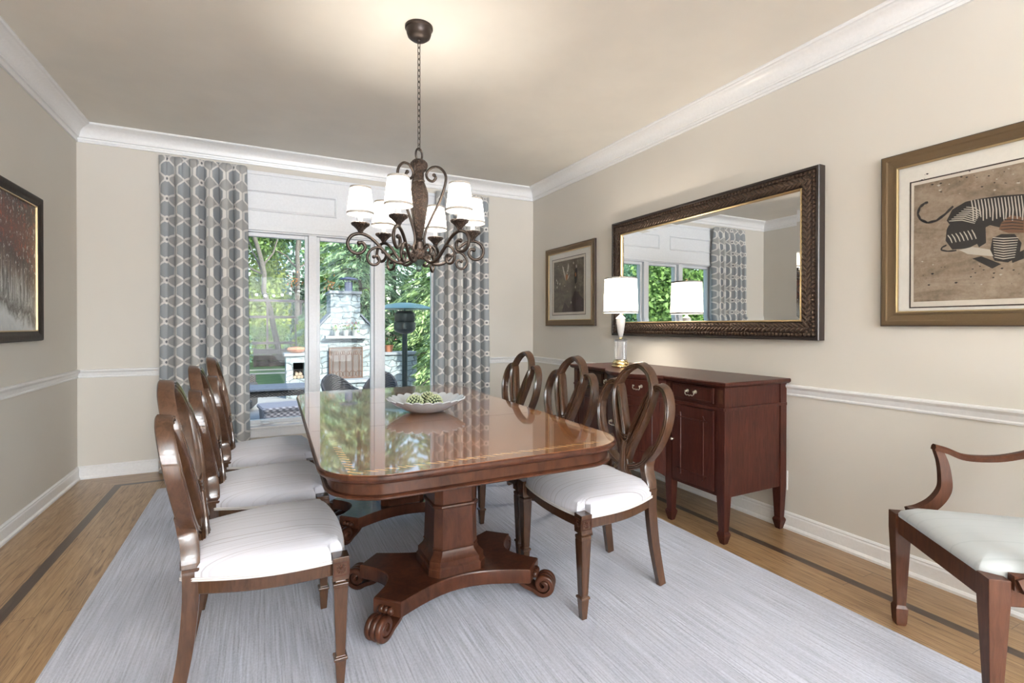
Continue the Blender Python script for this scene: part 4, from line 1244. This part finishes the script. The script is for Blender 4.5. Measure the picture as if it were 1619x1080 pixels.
def quads(name, C, A, B, mat, parent=None, kind=None):
    """C centres (n,3), A half-length vectors, B half-width vectors -> diamond leaves"""
    n = len(C); V = np.empty((n, 4, 3)); V[:, 0] = C - A; V[:, 1] = C + B - A * .1; V[:, 2] = C + A; V[:, 3] = C - B - A * .1
    me = bpy.data.meshes.new(name)
    me.vertices.add(n * 4); me.vertices.foreach_set('co', V.reshape(-1).astype(np.float32))
    me.loops.add(n * 4); me.loops.foreach_set('vertex_index', np.arange(n * 4, dtype=np.int32))
    me.polygons.add(n); me.polygons.foreach_set('loop_start', np.arange(0, n * 4, 4, dtype=np.int32)); me.polygons.foreach_set('loop_total', np.full(n, 4, np.int32))
    me.update(calc_edges=True); me.validate(); me.materials.append(mat)
    o = bpy.data.objects.new(name, me); COL.objects.link(o)
    if parent: o.parent = parent
    if kind: o['kind'] = kind
    return o
def rdir(g, n):
    v = g.normal(size=(n, 3)); return v / np.linalg.norm(v, axis=1)[:, None]
def leaf_cloud(name, blobs, per, size, mat, seed, parent=None, hang=.3):
    """blobs: (x,y,z,rx,ry,rz)"""
    g = np.random.default_rng(seed); Cs = []
    for bl in blobs:
        m = max(20, int(per * (bl[3] * bl[4] * bl[5]) ** (2 / 3)))
        d = rdir(g, m); r = g.uniform(.35, 1.0, (m, 1)) ** .6
        c = d * r * np.array(bl[3:6]) + np.array(bl[:3])
        c += g.normal(size=(m, 3)) * .05
        Cs.append(c)
    C = np.concatenate(Cs); n = len(C)
    a = rdir(g, n); a[:, 2] -= hang; a /= np.linalg.norm(a, axis=1)[:, None]
    q = np.cross(a, rdir(g, n)); q /= np.linalg.norm(q, axis=1)[:, None]
    s = size * g.uniform(.6, 1.4, (n, 1))
    return quads(name, C, a * s * .5, q * s * .26, mat, parent)

struct(MB().box(-40, 60, D + .15, 80, GZ - .4, GZ - .02).build('ground_base', GRASS, smooth=False))
pat = MB().box(-4, 7.5, D + .16, 15.9, GZ - .1, GZ).build('patio', PATIO, smooth=False); pat['kind'] = 'structure'
lw = MB().box(-30, 50, 15.9, 60, GZ - .1, GZ).build('lawn', GRASS, smooth=False); lw['kind'] = 'structure'
pth = MB().box(-12, 1.2, 22.4, 22.9, GZ - .05, GZ + .012)
pth.box(-12, 1.2, 24.4, 24.8, GZ - .05, GZ + .012)
pth = pth.build('garden_path', GRAVEL, smooth=False); pth['kind'] = 'structure'
b = MB(); b.loft([[(x, YF - 5, H + .14), (x, D + .5, H + .14), (x, D + .5, H + .34), (x, .5, 6.6), (x, YF - 5, H + .34)] for x in (-9, 15)])
struct(b.build('added_shade_roof', SLATE_R, smooth=False))  # unseen roof, added and sized to keep the sun off the patio
for x0, x1 in ((-8.6, XL - .15), (XR + .15, 14.6)):
    q = MB().box(x0, x1, D - .1, D + .15, GZ, H + .14).build('wall_exterior', SHADETRIM, smooth=False); q['kind'] = 'structure'

# ---- stone fireplace
def stone_mat():
    n = NT('fieldstone')
    o_ = n.coord(); sx, sy, sz = n.sep(o_)
    c = n.new('CombineXYZ'); n.link(n.math('ADD', sx, sy), c.inputs[0]); n.link(sz, c.inputs[1])
    dist = n.noise(o_, 2.6, 2, .5)
    ad = n.new('VectorMath', operation='MULTIPLY_ADD'); cc = n.new('CombineXYZ'); n.link(dist, cc.inputs[0]); n.link(dist, cc.inputs[1])
    n.link(cc.outputs[0], ad.inputs[0]); ad.inputs[1].default_value = (.55, .30, 0); n.link(c.outputs[0], ad.inputs[2])
    br = n.new('TexBrick'); br.offset = .43; br.squash = .7; br.squash_frequency = 3
    br.inputs['Scale'].default_value = 1; br.inputs['Brick Width'].default_value = .34; br.inputs['Row Height'].default_value = .155; br.inputs['Mortar Size'].default_value = .013; br.inputs['Mortar Smooth'].default_value = .3
    br.inputs['Color1'].default_value = (.22, .28, .31, 1); br.inputs['Color2'].default_value = (.40, .46, .48, 1); br.inputs['Mortar'].default_value = (.06, .065, .07, 1)
    n.link(ad.outputs[0], br.inputs['Vector'])
    nz = n.noise(o_, 9, 5)
    n.base(n.mix(.35, br.outputs['Color'], n.ramp(nz, [(.3, (.18, .22, .25)), (.7, (.46, .50, .49))])))
    n.set(Roughness=.85); n.bump(n.math('SUBTRACT', nz, br.outputs['Fac']), .7, .03)
    return n.m
STONE = stone_mat(); SLAB = print_mat('bluestone_slab', [(.3, (.20, .22, .24)), (.7, (.36, .38, .40))], 6)
SOOT = plain('firebox_soot', (.02, .018, .017), .9); IRON = plain('rusty_iron', (.17, .10, .075), .6, .5); SLATE = print_mat('slate_roof', [(.3, (.10, .12, .15)), (.7, (.19, .21, .25))], 8)
FX, FY = 2.135, 14.6
FP = thing('outdoor_fireplace', 'tall stone outdoor fireplace with chimney beyond the patio', 'fireplace', (FX, FY, GZ))
b = MB()
front = [(-.76, 0), (-.46, 0), (-.46, 1.36), (.46, 1.36), (.46, 0), (.76, 0), (.76, 1.85), (.40, 2.24), (.40, 2.86), (-.40, 2.86), (-.40, 2.24), (-.76, 1.85)]
b.loft([[(x, 0, z) for x, z in front], [(x, .95, z) for x, z in front]])
b.box(-.46, .46, .5, .9, 0, 1.4)
b.build('chimney_breast', STONE, FP, False)
MB().box(-.46, .46, .48, .52, .42, 1.36).build('firebox_back', SOOT, FP, False)
MB().box(-.95, .95, -.55, .5, 0, .40).build('hearth_base', STONE, FP, False)
MB().box(-1.0, 1.0, -.62, .5, .40, .48).build('hearth_slab', SLAB, FP, False, .01)
MB().box(-.56, .56, -.24, .02, 1.60, 1.68).build('mantel', SLAB, FP, False, .012)
b = MB()
for k in range(9):
    x0 = -.45 + k * .1; 
    b.loft([[(x0 * 1.0 + .004, -.02, 1.36), (x0 + .096, -.02, 1.36), ((x0 + .096) * 1.12, -.02, 1.60), ((x0 + .004) * 1.12, -.02, 1.60)], [(x0 * 1.0 + .004, .01, 1.36), (x0 + .096, .01, 1.36), ((x0 + .096) * 1.12, .01, 1.60), ((x0 + .004) * 1.12, .01, 1.60)]])
b.build('lintel_stones', STONE, FP, False)
MB().box(-.44, .44, -.05, 1.0, 2.86, 2.94).build('chimney_cap', SLAB, FP, False, .01)
for s in (-1, 1):
    b = MB(); b.loft([[(s * .80, -.06, 1.83), (s * .80, 1.0, 1.83), (s * .40, 1.0, 2.27), (s * .40, -.06, 2.27)], [(s * .82, -.06, 1.87), (s * .82, 1.0, 1.87), (s * .42, 1.0, 2.31), (s * .42, -.06, 2.31)]])
    b.build('shoulder_slab', SLATE, FP, False)
b = MB(); b.lathe([(.11, 2.94), (.11, 3.22)], 20, (.14, .4, 0)); b.lathe([(.26, 3.30), (.25, 3.33), (.02, 3.38)], 20, (.14, .4, 0)); b.lathe([(.02, 3.2), (.02, 3.34)], 8, (.14, .4, 0))
FLUE = plain('blue_flue_cap', (.10, .12, .22), .5, .4); b.build('flue_cap', FLUE, FP)
# side wings
WL = thing('stone_wing_wall', 'low stone wing wall with log niche left of the outdoor fireplace', 'wall', (.85, 14.62, GZ))
b = MB()
b.box(-.25, -.08, -.08, .6, 0, 1.14); b.box(.20, .25, -.08, .6, 0, 1.14); b.box(-.08, .20, -.08, .6, 0, .52); b.box(-.08, .20, -.08, .6, .96, 1.14); b.box(-.08, .20, .5, .6, .5, 1.0)
b.build('stonework', STONE, WL, False)
MB().box(-.30, .27, -.14, .66, 1.14, 1.21).build('cap_slab', SLAB, WL, False, .01)
MB().box(-.075, .195, .46, .5, .52, .96).build('niche_back', SOOT, WL, False)
LOG = plain('cut_log', (.32, .25, .18), .9)
for k, (x, z) in enumerate(((-.025, .567), (.065, .567), (.150, .567), (.020, .646), (.108, .646))):
    b = MB(); r = .044
    b.lathe([(.002, 0), (r, 0), (r, .44), (.002, .44)], 10).xf(Matrix.Translation((.85 + x, 14.60, GZ + z)) @ Matrix.Rotation(R(-90), 4, 'X'))
    tag(b.build('firewood_log', LOG), 'split log stacked in the niche left of the fireplace', 'log', 'logs in the stone niche')
WR = thing('stone_wing_wall', 'low stone wing wall right of the outdoor fireplace, behind the heater', 'wall', (3.68, 14.7, GZ))
MB().box(-.50, .52, -.08, .55, 0, 1.10).build('stonework', STONE, WR, False)
MB().box(-.54, .57, -.14, .6, 1.10, 1.18).build('cap_slab', SLAB, WR, False, .01)
# fire screen
FS = thing('fireplace_screen', 'arched-scroll iron fire screen in front of the outdoor fireplace', 'screen', (FX, FY - .10, GZ + .48))
b = MB()
for z in (.02, .86): b.box(-.45, .45, -.012, .012, z - .012, z + .012)
for x in (-.44, .44): b.box(x - .012, x + .012, -.012, .012, 0, .87)
b.build('frame', IRON, FS, False)
b = MB()
for k in range(5):
    x = -.35 + k * .175
    for s in (-1, 1):
        b.tube(cr([(x + s * .012, 0, .03), (x + s * .014, 0, .45), (x + s * .02, 0, .68), (x + s * .06, 0, .78), (x + s * .085, 0, .72), (x + s * .06, 0, .66), (x + s * .035, 0, .70)], 4), .007, 5)
    b.tube([(x + .085 * math.cos(a), 0, .13 + .085 * math.sin(a)) for a in [2 * PI * q / 14 for q in range(14)]], .007, 5, True)
b.build('scrollwork', IRON, FS)
n = NT('screen_mesh'); t_ = n.new('BsdfTransparent'); mx = n.new('MixShader'); mx.inputs[0].default_value = .55; n.base((.20, .17, .16)); n.link(t_.outputs[0], mx.inputs[1]); n.link(n.b.outputs[0], mx.inputs[2]); n.link(mx.outputs[0], n.out.inputs[0])
MB().box(-.44, .44, .004, .006, .02, .86).build('mesh_panel', n.m, FS, False)
# planters on the mantel
POT = plain('galvanised_pot', (.42, .43, .42), .5, .3); TERRA = plain('terracotta', (.42, .17, .09), .8)
def planter(x, y, z, r, h, mat, label, sd, fl=FLOWER, group=None, spread=1.0):
    o = thing('potted_plant', label, 'plant', (x, y, z), group=group)
    MB().lathe([(r * .75, 0), (r, h), (r * 1.06, h), (r * 1.06, h * .92), (r * .9, h * .92)], 18).build('pot', mat, o)
    leaf_cloud('foliage', [(0, 0, h + r * .8, r * 1.5 * spread, r * 1.3, r * 1.0)], 2600, .075, LEAF, sd, o, -.2)
    leaf_cloud('flowers', [(0, 0, h + r * 1.5, r * 1.5 * spread, r * 1.2, r * .7)], 900, .05, fl, sd + 1, o, -.2)
    return o
for k, (dx, lab) in enumerate(((-.27, 'left of the three flowering pots on the fireplace mantel'), (-.02, 'middle of the three flowering pots on the fireplace mantel'), (.22, 'right of the three flowering pots on the fireplace mantel'))):
    planter(FX + dx, FY - .135, GZ + 1.68, .085, .16, POT, lab, 20 + k * 3, group='flower pots on the mantel', spread=.8)
planter(3.42, 14.9, GZ + 1.18, .13, .20, TERRA, 'terracotta flower pot on the right stone wing wall', 40)
b = MB(); b.lathe([(.12, 0), (.20, .04), (.23, .10), (.19, .15), (.05, .17)], 20, mod=lambda a: 1 + .06 * math.cos(8 * a)); o = b.build('terracotta_bowl', TERRA); o.location = (.87, 14.85, GZ + 1.21)
tag(o, 'low orange terracotta bowl on the left stone wing wall', 'bowl')

# ---- patio heater
HT = thing('patio_heater', 'tall patio heater with round reflector dome outside the right window', 'heater', (1.846, 7.05, GZ))
DK = plain('heater_dark_metal', (.05, .062, .065), .4, .6); DOME = plain('heater_dome', (.18, .33, .31), .35, .5)
MB().lathe([(.24, 0), (.24, .06), (.22, .07), (.20, .78), (.17, .82), (.04, .84)], 30).build('base', DK, HT)
MB().lathe([(.038, .84), (.038, 1.86)], 18).build('post', DK, HT)
b = MB(); b.lathe([(.05, 1.84), (.12, 1.87), (.155, 1.91), (.155, 2.0), (.14, 2.01)], 28); b.lathe([(.13, 2.01), (.145, 2.03), (.145, 2.13), (.10, 2.17)], 28); b.build('burner', DK, HT)
b = MB(); b.lathe([(.415, 2.192), (.418, 2.198), (.36, 2.225), (.24, 2.262), (.10, 2.285), (.004, 2.29)], 44); b.lathe([(.012, 2.12), (.012, 2.25)], 8); b.build('reflector_dome', DOME, HT)

# ---- wicker furniture
def wicker(name, c0, c1, sc=46):
    n = NT(name); sx, sy, sz = n.sep(n.coord())
    a_ = n.math('SINE', n.math('MULTIPLY', n.math('ADD', sx, sy), sc * 2)); b_ = n.math('SINE', n.math('MULTIPLY', sz, sc * 3))
    w = n.math('MULTIPLY', a_, b_); n.base(n.ramp(n.math('MULTIPLY_ADD', w, .5, .5), [(.2, c0), (.8, c1)])); n.set(Roughness=.6); n.bump(w, .6, .01); return n.m
WDK = wicker('dark_wicker', (.030, .028, .028), (.110, .100, .098)); WLT = wicker('grey_wicker', (.16, .15, .17), (.46, .43, .46), 30)
OT = thing('wicker_ottoman', 'grey wicker ottoman on the patio just outside the left window', 'ottoman', (.335, 9.95, GZ), R(8))
b = MB(); b.prism_rings([(rounded_rect(-.30, .30, -.30, .30, .05, 4), 0), (rounded_rect(-.34, .34, -.34, .34, .06, 4), .46)]); b.build('body', WLT, OT)
b = MB(); b.prism_rings([(rounded_rect(-.36, .36, -.36, .36, .06, 4), .46), (rounded_rect(-.37, .37, -.37, .37, .07, 4), .50), (rounded_rect(-.35, .35, -.35, .35, .07, 4), .525)]); b.build('lid', WLT, OT)
TT = thing('patio_table', 'dark slate-topped patio table behind the wicker ottoman', 'table', (.10, 11.22, GZ), R(0))
MB().prism(rounded_rect(-.75, .75, -.48, .48, .05, 4), .68, .72).build('tabletop', SLATE, TT, False, .006)
for sx in (-1, 1):
    for sy in (-1, 1): MB().box(sx * .64 - .04, sx * .64 + .04, sy * .40 - .04, sy * .40 + .04, 0, .68).build('leg', WDK, TT, False)
for sy in (-1, 1): MB().box(-.62, .62, sy * .40 - .02, sy * .40 + .02, .56, .68).build('apron', WDK, TT, False)
def tub_chair(x, y, rz, lab):
    o = thing('wicker_chair', lab, 'chair', (x, y, GZ), rz, 'wicker tub chairs on the patio')
    b = MB(); rings = []
    # rounded wrap-around back: highest at the back (-y)
    for k in range(25):
        a = R(-200 + 220 * k / 24); c_, s_ = math.cos(a), math.sin(a)
        hz = .60 + .30 * max(0, -s_) ** 1.4
        rings.append([(.30 * c_, .30 * s_, .30), (.38 * c_, .38 * s_ - .06 * max(0, -s_), hz), (.36 * c_, .36 * s_ - .06 * max(0, -s_), hz + .02), (.33 * c_, .33 * s_ - .04 * max(0, -s_), hz), (.27 * c_, .27 * s_, .30)])
    b.loft(rings); b.build('back', WDK, o)
    b = MB(); b.lathe([(.26, .06), (.31, .30), (.33, .40), (.27, .44), (.02, .45)], 24); b.build('seat', WDK, o)
    for sx in (-1, 1):
        for sy in (-1, 1): MB().box(sx * .2 - .02, sx * .2 + .02, sy * .2 - .02, sy * .2 + .02, 0, .1).build('leg', WDK, o, False)
    return o
tub_chair(1.50, 10.9, R(205), 'dark wicker tub chair left of two with rounded backs before the fireplace')
tub_chair(2.36, 11.1, R(160), 'dark wicker tub chair right of two with rounded backs before the fireplace')
tub_chair(-.52, 10.05, R(-20), 'dark wicker tub chair beside the patio table, close to the left curtain')
SF = thing('wicker_sofa', 'dark wicker sofa at the left edge of the patio view', 'sofa', (-.95, 13.1, GZ), R(-8))
b = MB(); b.box(-.8, .8, -.4, .4, .08, .36); b.build('base', WDK, SF, False, .02)
b = MB(); b.box(-.8, .8, .28, .42, .3, .80); b.build('backrest', WDK, SF, False, .04)
for s in (-1, 1): MB().box(s * .76 - .08, s * .76 + .08, -.42, .4, .08, .62).build('armrest', WDK, SF, False, .05)
STR = striped_fabric('orange_stripe', (.62, .12, .06), (.60, .50, .25), 0, 9)
b = MB(); b.prism_rings([(rounded_rect(-.66, .66, -.36, .26, .08, 5), .36), (rounded_rect(-.68, .68, -.38, .27, .09, 5), .44), (rounded_rect(-.64, .64, -.34, .25, .08, 5), .50)]); o = b.build('seat_cushion', STR); o.location = SF.location; o.rotation_euler = SF.rotation_euler
tag(o, 'orange and cream striped cushion on the wicker sofa', 'cushion')

# ---- planter box and stand-in fence far back
PBX = thing('raised_planter', 'long dark timber raised bed at the back of the lawn', 'planter', (.42, 27.0, GZ))
DKT = wood('weathered_timber', (.06, .05, .05), (.17, .15, .15), (1, 8, 8), 6, .9, 0)
for z in (.02, .30, .58): MB().box(-.68, .68, -.5, -.44, z, z + .26).build('board', DKT, PBX, False, .01)
for x in (-.68, 0, .68): MB().box(x - .06, x + .06, -.53, -.40, 0, .90).build('post', DKT, PBX, False)
FN = thing('standin_fence', 'tall timber and wire fence put in for lines reflected in the left pane', 'fence', (.3, 28.6, GZ))  # stands in for horizontal lines reflected in the window glass
for k, x in enumerate((-3.2, -1.6, 0, 1.6, 3.2)): MB().box(x - .05, x + .05, -.05, .05, 0, 3.3).build('post', DKT, FN, False)
for z in (1.0, 2.35, 3.2): MB().box(-3.3, 3.3, -.03, .03, z, z + .14).build('rail', DKT, FN, False)
b = MB()
for k in range(22):
    z = .2 + k * .14; b.box(-3.25, 3.25, -.004, .004, z, z + .008)
for k in range(44):
    x = -3.2 + k * .15; b.box(x, x + .008, -.004, .004, 0, 3.2)
b.build('wire_mesh', plain('standin_wire', (.30, .28, .25), .6, .5), FN, False)

# ---- trees
def limb(b, p, q, r0, r1, bend=.1, n=8, seed=0):
    g = random.Random(seed); p, q = Vector(p), Vector(q)
    pts = [tuple(p.lerp(q, k / n) + Vector((g.uniform(-1, 1), g.uniform(-1, 1), 0)) * bend * math.sin(PI * k / n)) for k in range(n + 1)]
    b.tube(pts, [r0 + (r1 - r0) * k / n for k in range(n + 1)], 9)
def broad_tree(x, y, h, lean, label, sd, blobs, mat=LEAF, per=520, size=.20, r=.16):
    o = thing('broadleaf_tree', label, 'tree', (x, y, GZ))
    b = MB(); limb(b, (0, 0, 0), (lean[0], lean[1], h), r, r * .5, .15, 10, sd)
    for k, bl in enumerate(blobs): limb(b, (lean[0] * .5, lean[1] * .5, h * .5), (bl[0], bl[1], bl[2]), r * .35, r * .12, .2, 6, sd + k)
    b.build('trunk', BARK, o)
    leaf_cloud('foliage', blobs, per, size, mat, sd, o)
    return o
broad_tree(.95, 29.6, 9.5, (-1.75, .2), 'leaning grey-trunked tree seen through the left pane', 1, [(-2.4, 1.2, 8.6, 2.4, 1.2, 1.6), (.4, 1.6, 8.4, 1.7, 1.2, 1.3), (-3.0, 1.5, 5.8, 1.3, 1.0, 1.5)], LEAF, 700, .26)
broad_tree(1.75, 30.5, 10.5, (.2, .3), 'straight dark trunked tree right of the leaning one', 2, [(.4, 1.8, 9.2, 2.3, 1.5, 1.8), (-1.5, 2.0, 7.3, 1.5, 1.2, 1.6), (1.9, 1.8, 6.2, 1.4, 1.2, 1.6)], LEAF, 700, .26)
for k, (x, y, rx, rz, zc_, mat, lab) in enumerate([
    (-4.6, 33.5, 2.6, 4.6, 4.4, LEAF, 'broadleaf tree filling the left edge of the left pane'),
    (-1.2, 36.5, 2.8, 5.0, 4.8, LEAF2, 'pale yellow-green tree behind the leaning trunk'),
    (2.0, 38.5, 2.6, 5.0, 4.8, LEAFB, 'blue-green tree behind the straight trunk'),
    (5.4, 36.5, 2.6, 5.2, 5.0, LEAF, 'broadleaf tree behind the fireplace spruces'),
    (-9.5, 30.0, 3.2, 5.2, 5.0, LEAF, 'broad tree left of the window view, seen in the mirror'),
    (-9.0, 20.5, 3.0, 4.4, 4.4, LEAFB, 'blue-green tree beside the lawn, seen in the mirror'),
    (-8.4, 13.0, 2.4, 3.8, 4.0, LEAF, 'near tree beside the patio, seen in the mirror'),
    (-15.5, 24.0, 3.4, 5.2, 5.2, LEAF, 'far tree at the lawn\'s left end, seen in the mirror'),
    (-14.2, 14.5, 2.6, 4.2, 4.4, LEAF2, 'yellow-green tree far left of the patio')]):
    broad_tree(x, y, zc_ + 1, (.1, .1), lab, 70 + k, [(0, 0, zc_ + .4, rx, rx * .8, rz), (rx * .5, -.3, zc_ * .6, rx * .6, rx * .5, rz * .6), (-rx * .5, -.3, zc_ * .7, rx * .6, rx * .5, rz * .6)], mat, 520 if y > 26 else 1500, .34 if y > 26 else .19, .2)
for i, (x, y, w, h, mat, lab) in enumerate([(-1.15, 22.0, .9, 2.0, LEAFB, 'blue-green shrub at the left edge of the lawn'), (-1.3, 27.0, .9, 2.2, LEAF2, 'yellow-green shrub behind the raised bed'), (2.2, 26.4, .9, 2.3, LEAF2, 'bright yellow-green shrub left of the stone wing wall'), (-3.6, 28.0, 1.4, 2.6, LEAF, 'dark green shrub behind the raised bed at the left'), (3.3, 28.0, 1.3, 2.6, LEAF, 'dark shrub behind the fireplace\'s left shoulder'), (.1, 31.2, 1.5, 2.0, LEAF, 'low shrub behind the stand-in fence between the two trunks')]):
    o = thing('garden_shrub', lab, 'shrub', (x, y, GZ))
    b = MB()
    for k in range(5): limb(b, (0, 0, 0), (.5 * w * math.cos(k * 1.3), .4 * w * math.sin(k * 1.3), h * .7), .03, .01, .05, 4, k)
    b.build('stems', BARK, o)
    leaf_cloud('foliage', [(0, 0, h * .5, w, w * .8, h * .5), (w * .4, .1, h * .8, w * .5, w * .5, h * .25), (-w * .4, 0, h * .75, w * .5, w * .5, h * .25)], 1200, .15, mat, 60 + i, o)
def conifer(x, y, h, rad, label, sd, mat, z0=.2, nb=150, per=90, size=.30):
    g = np.random.default_rng(sd); o = thing('spruce_tree', label, 'tree', (x, y, GZ))
    b = MB(); limb(b, (0, 0, 0), (0, 0, h), .16, .02, .03, 10, sd)
    Cs, As = [], []
    for k in range(nb):
        t = ((k + .5) / nb) ** .9; z = z0 + (h - z0) * t; L = rad * (1 - t) ** .8 * g.uniform(.75, 1.1) + .15
        a = k * 2.39996 + g.uniform(-.3, .3); dx, dy = math.cos(a), math.sin(a)
        if k % 4 == 0: b.tube([(0, 0, z), (dx * L * .5, dy * L * .5, z - .02 * L), (dx * L * .95, dy * L * .95, z - .28 * L)], [.03, .018, .006], 5)
        m = int(per * (.3 + L / rad))
        s = g.uniform(.12, 1, m) ** .75; side = g.normal(size=m) * .22 * L * (1.15 - s)
        c = np.stack([dx * L * s - dy * side, dy * L * s + dx * side, z - .32 * L * s ** 1.6 - g.uniform(0, .16, m) * (.4 + L * .35)], 1)
        ad = np.stack([dx + g.normal(size=m) * .35 - dy * np.sign(side) * .5, dy + g.normal(size=m) * .35 + dx * np.sign(side) * .5, -.55 + g.normal(size=m) * .25], 1)
        Cs.append(c); As.append(ad / np.linalg.norm(ad, axis=1)[:, None])
    b.build('trunk', BARK, o)
    C = np.concatenate(Cs); A = np.concatenate(As); n_ = len(C)
    q = np.cross(A, rdir(g, n_)); q /= np.linalg.norm(q, axis=1)[:, None]
    s = size * g.uniform(.6, 1.3, (n_, 1))
    quads('foliage', C, A * s * .5, q * s * .11, mat, o)
    return o
conifer(3.2, 18.6, 9.5, 2.4, 'dense blue-green spruce directly behind the fireplace chimney', 11, NEEDLE)
conifer(5.9, 16.9, 8.5, 2.6, 'pale drooping hemlock right of the fireplace behind the heater', 12, NEEDLE2)
conifer(4.9, 20.5, 10, 2.6, 'spruce farther back between the chimney and the hemlock', 13, NEEDLE)
conifer(7.6, 20.0, 9, 2.8, 'spruce at the far right of the window view', 14, NEEDLE)
conifer(4.85, 13.6, 3.4, 1.25, 'small weeping hemlock beside the right stone wing wall', 15, NEEDLE2, .1, 110, 60, .20)
# saplings put in for orange lamp reflections in the window glass
for x, y, h, lab in ((1.98, 16.3, 3.25, 'orange sapling behind the fireplace chimney, put in for a lamp reflection'), (.98, 17.2, 3.4, 'orange sapling left of the fireplace, put in for a lamp reflection')):
    o = thing('reflection_sapling', lab, 'tree', (x, y, GZ))
    b = MB(); limb(b, (0, 0, 0), (0, 0, h), .03, .012, .03, 6, 2); b.build('trunk', BARK, o)
    leaf_cloud('foliage', [(0, 0, h, .26, .2, .17)], 900, .09, ORANGE, 5, o)
# globe string put in for white reflections in the window glass
SL = thing('reflection_globes', 'string of pale globes put in for white reflections in the left pane', 'globe string', (.25, 21.5, GZ))
P = [(-1.5 + 3.0 * k / 30, 0, 3.55 - .35 * math.sin(PI * k / 30)) for k in range(31)]
b = MB(); b.tube(P, .01, 5); b.build('cable', DK, SL)
for s in (0, 30): MB().box(P[s][0] - .04, P[s][0] + .04, -.04, .04, 0, P[s][2] + .05).build('post', DKT, SL, False)
GLOBEMAT = plain('pale_globe_glass', (.85, .80, .70), .3)
for k in range(2, 30, 3): MB().ball((P[k][0], 0, P[k][2] - .08), .06, 10, 8).build('pale_globe', GLOBEMAT, SL)
# unseen tree, added right of the window view to dapple the fireplace
broad_tree(6.2, 9.6, 6.5, (-.6, .8), 'big unseen tree beside the patio, added to dapple the fireplace', 9, [(-.8, 0, 6.4, 1.6, 1.6, 1.3), (-2.4, .8, 6.6, 1.2, 1.3, 1.0), (.4, 1.2, 7.2, 1.6, 1.6, 1.2)], LEAF, 420, .22)
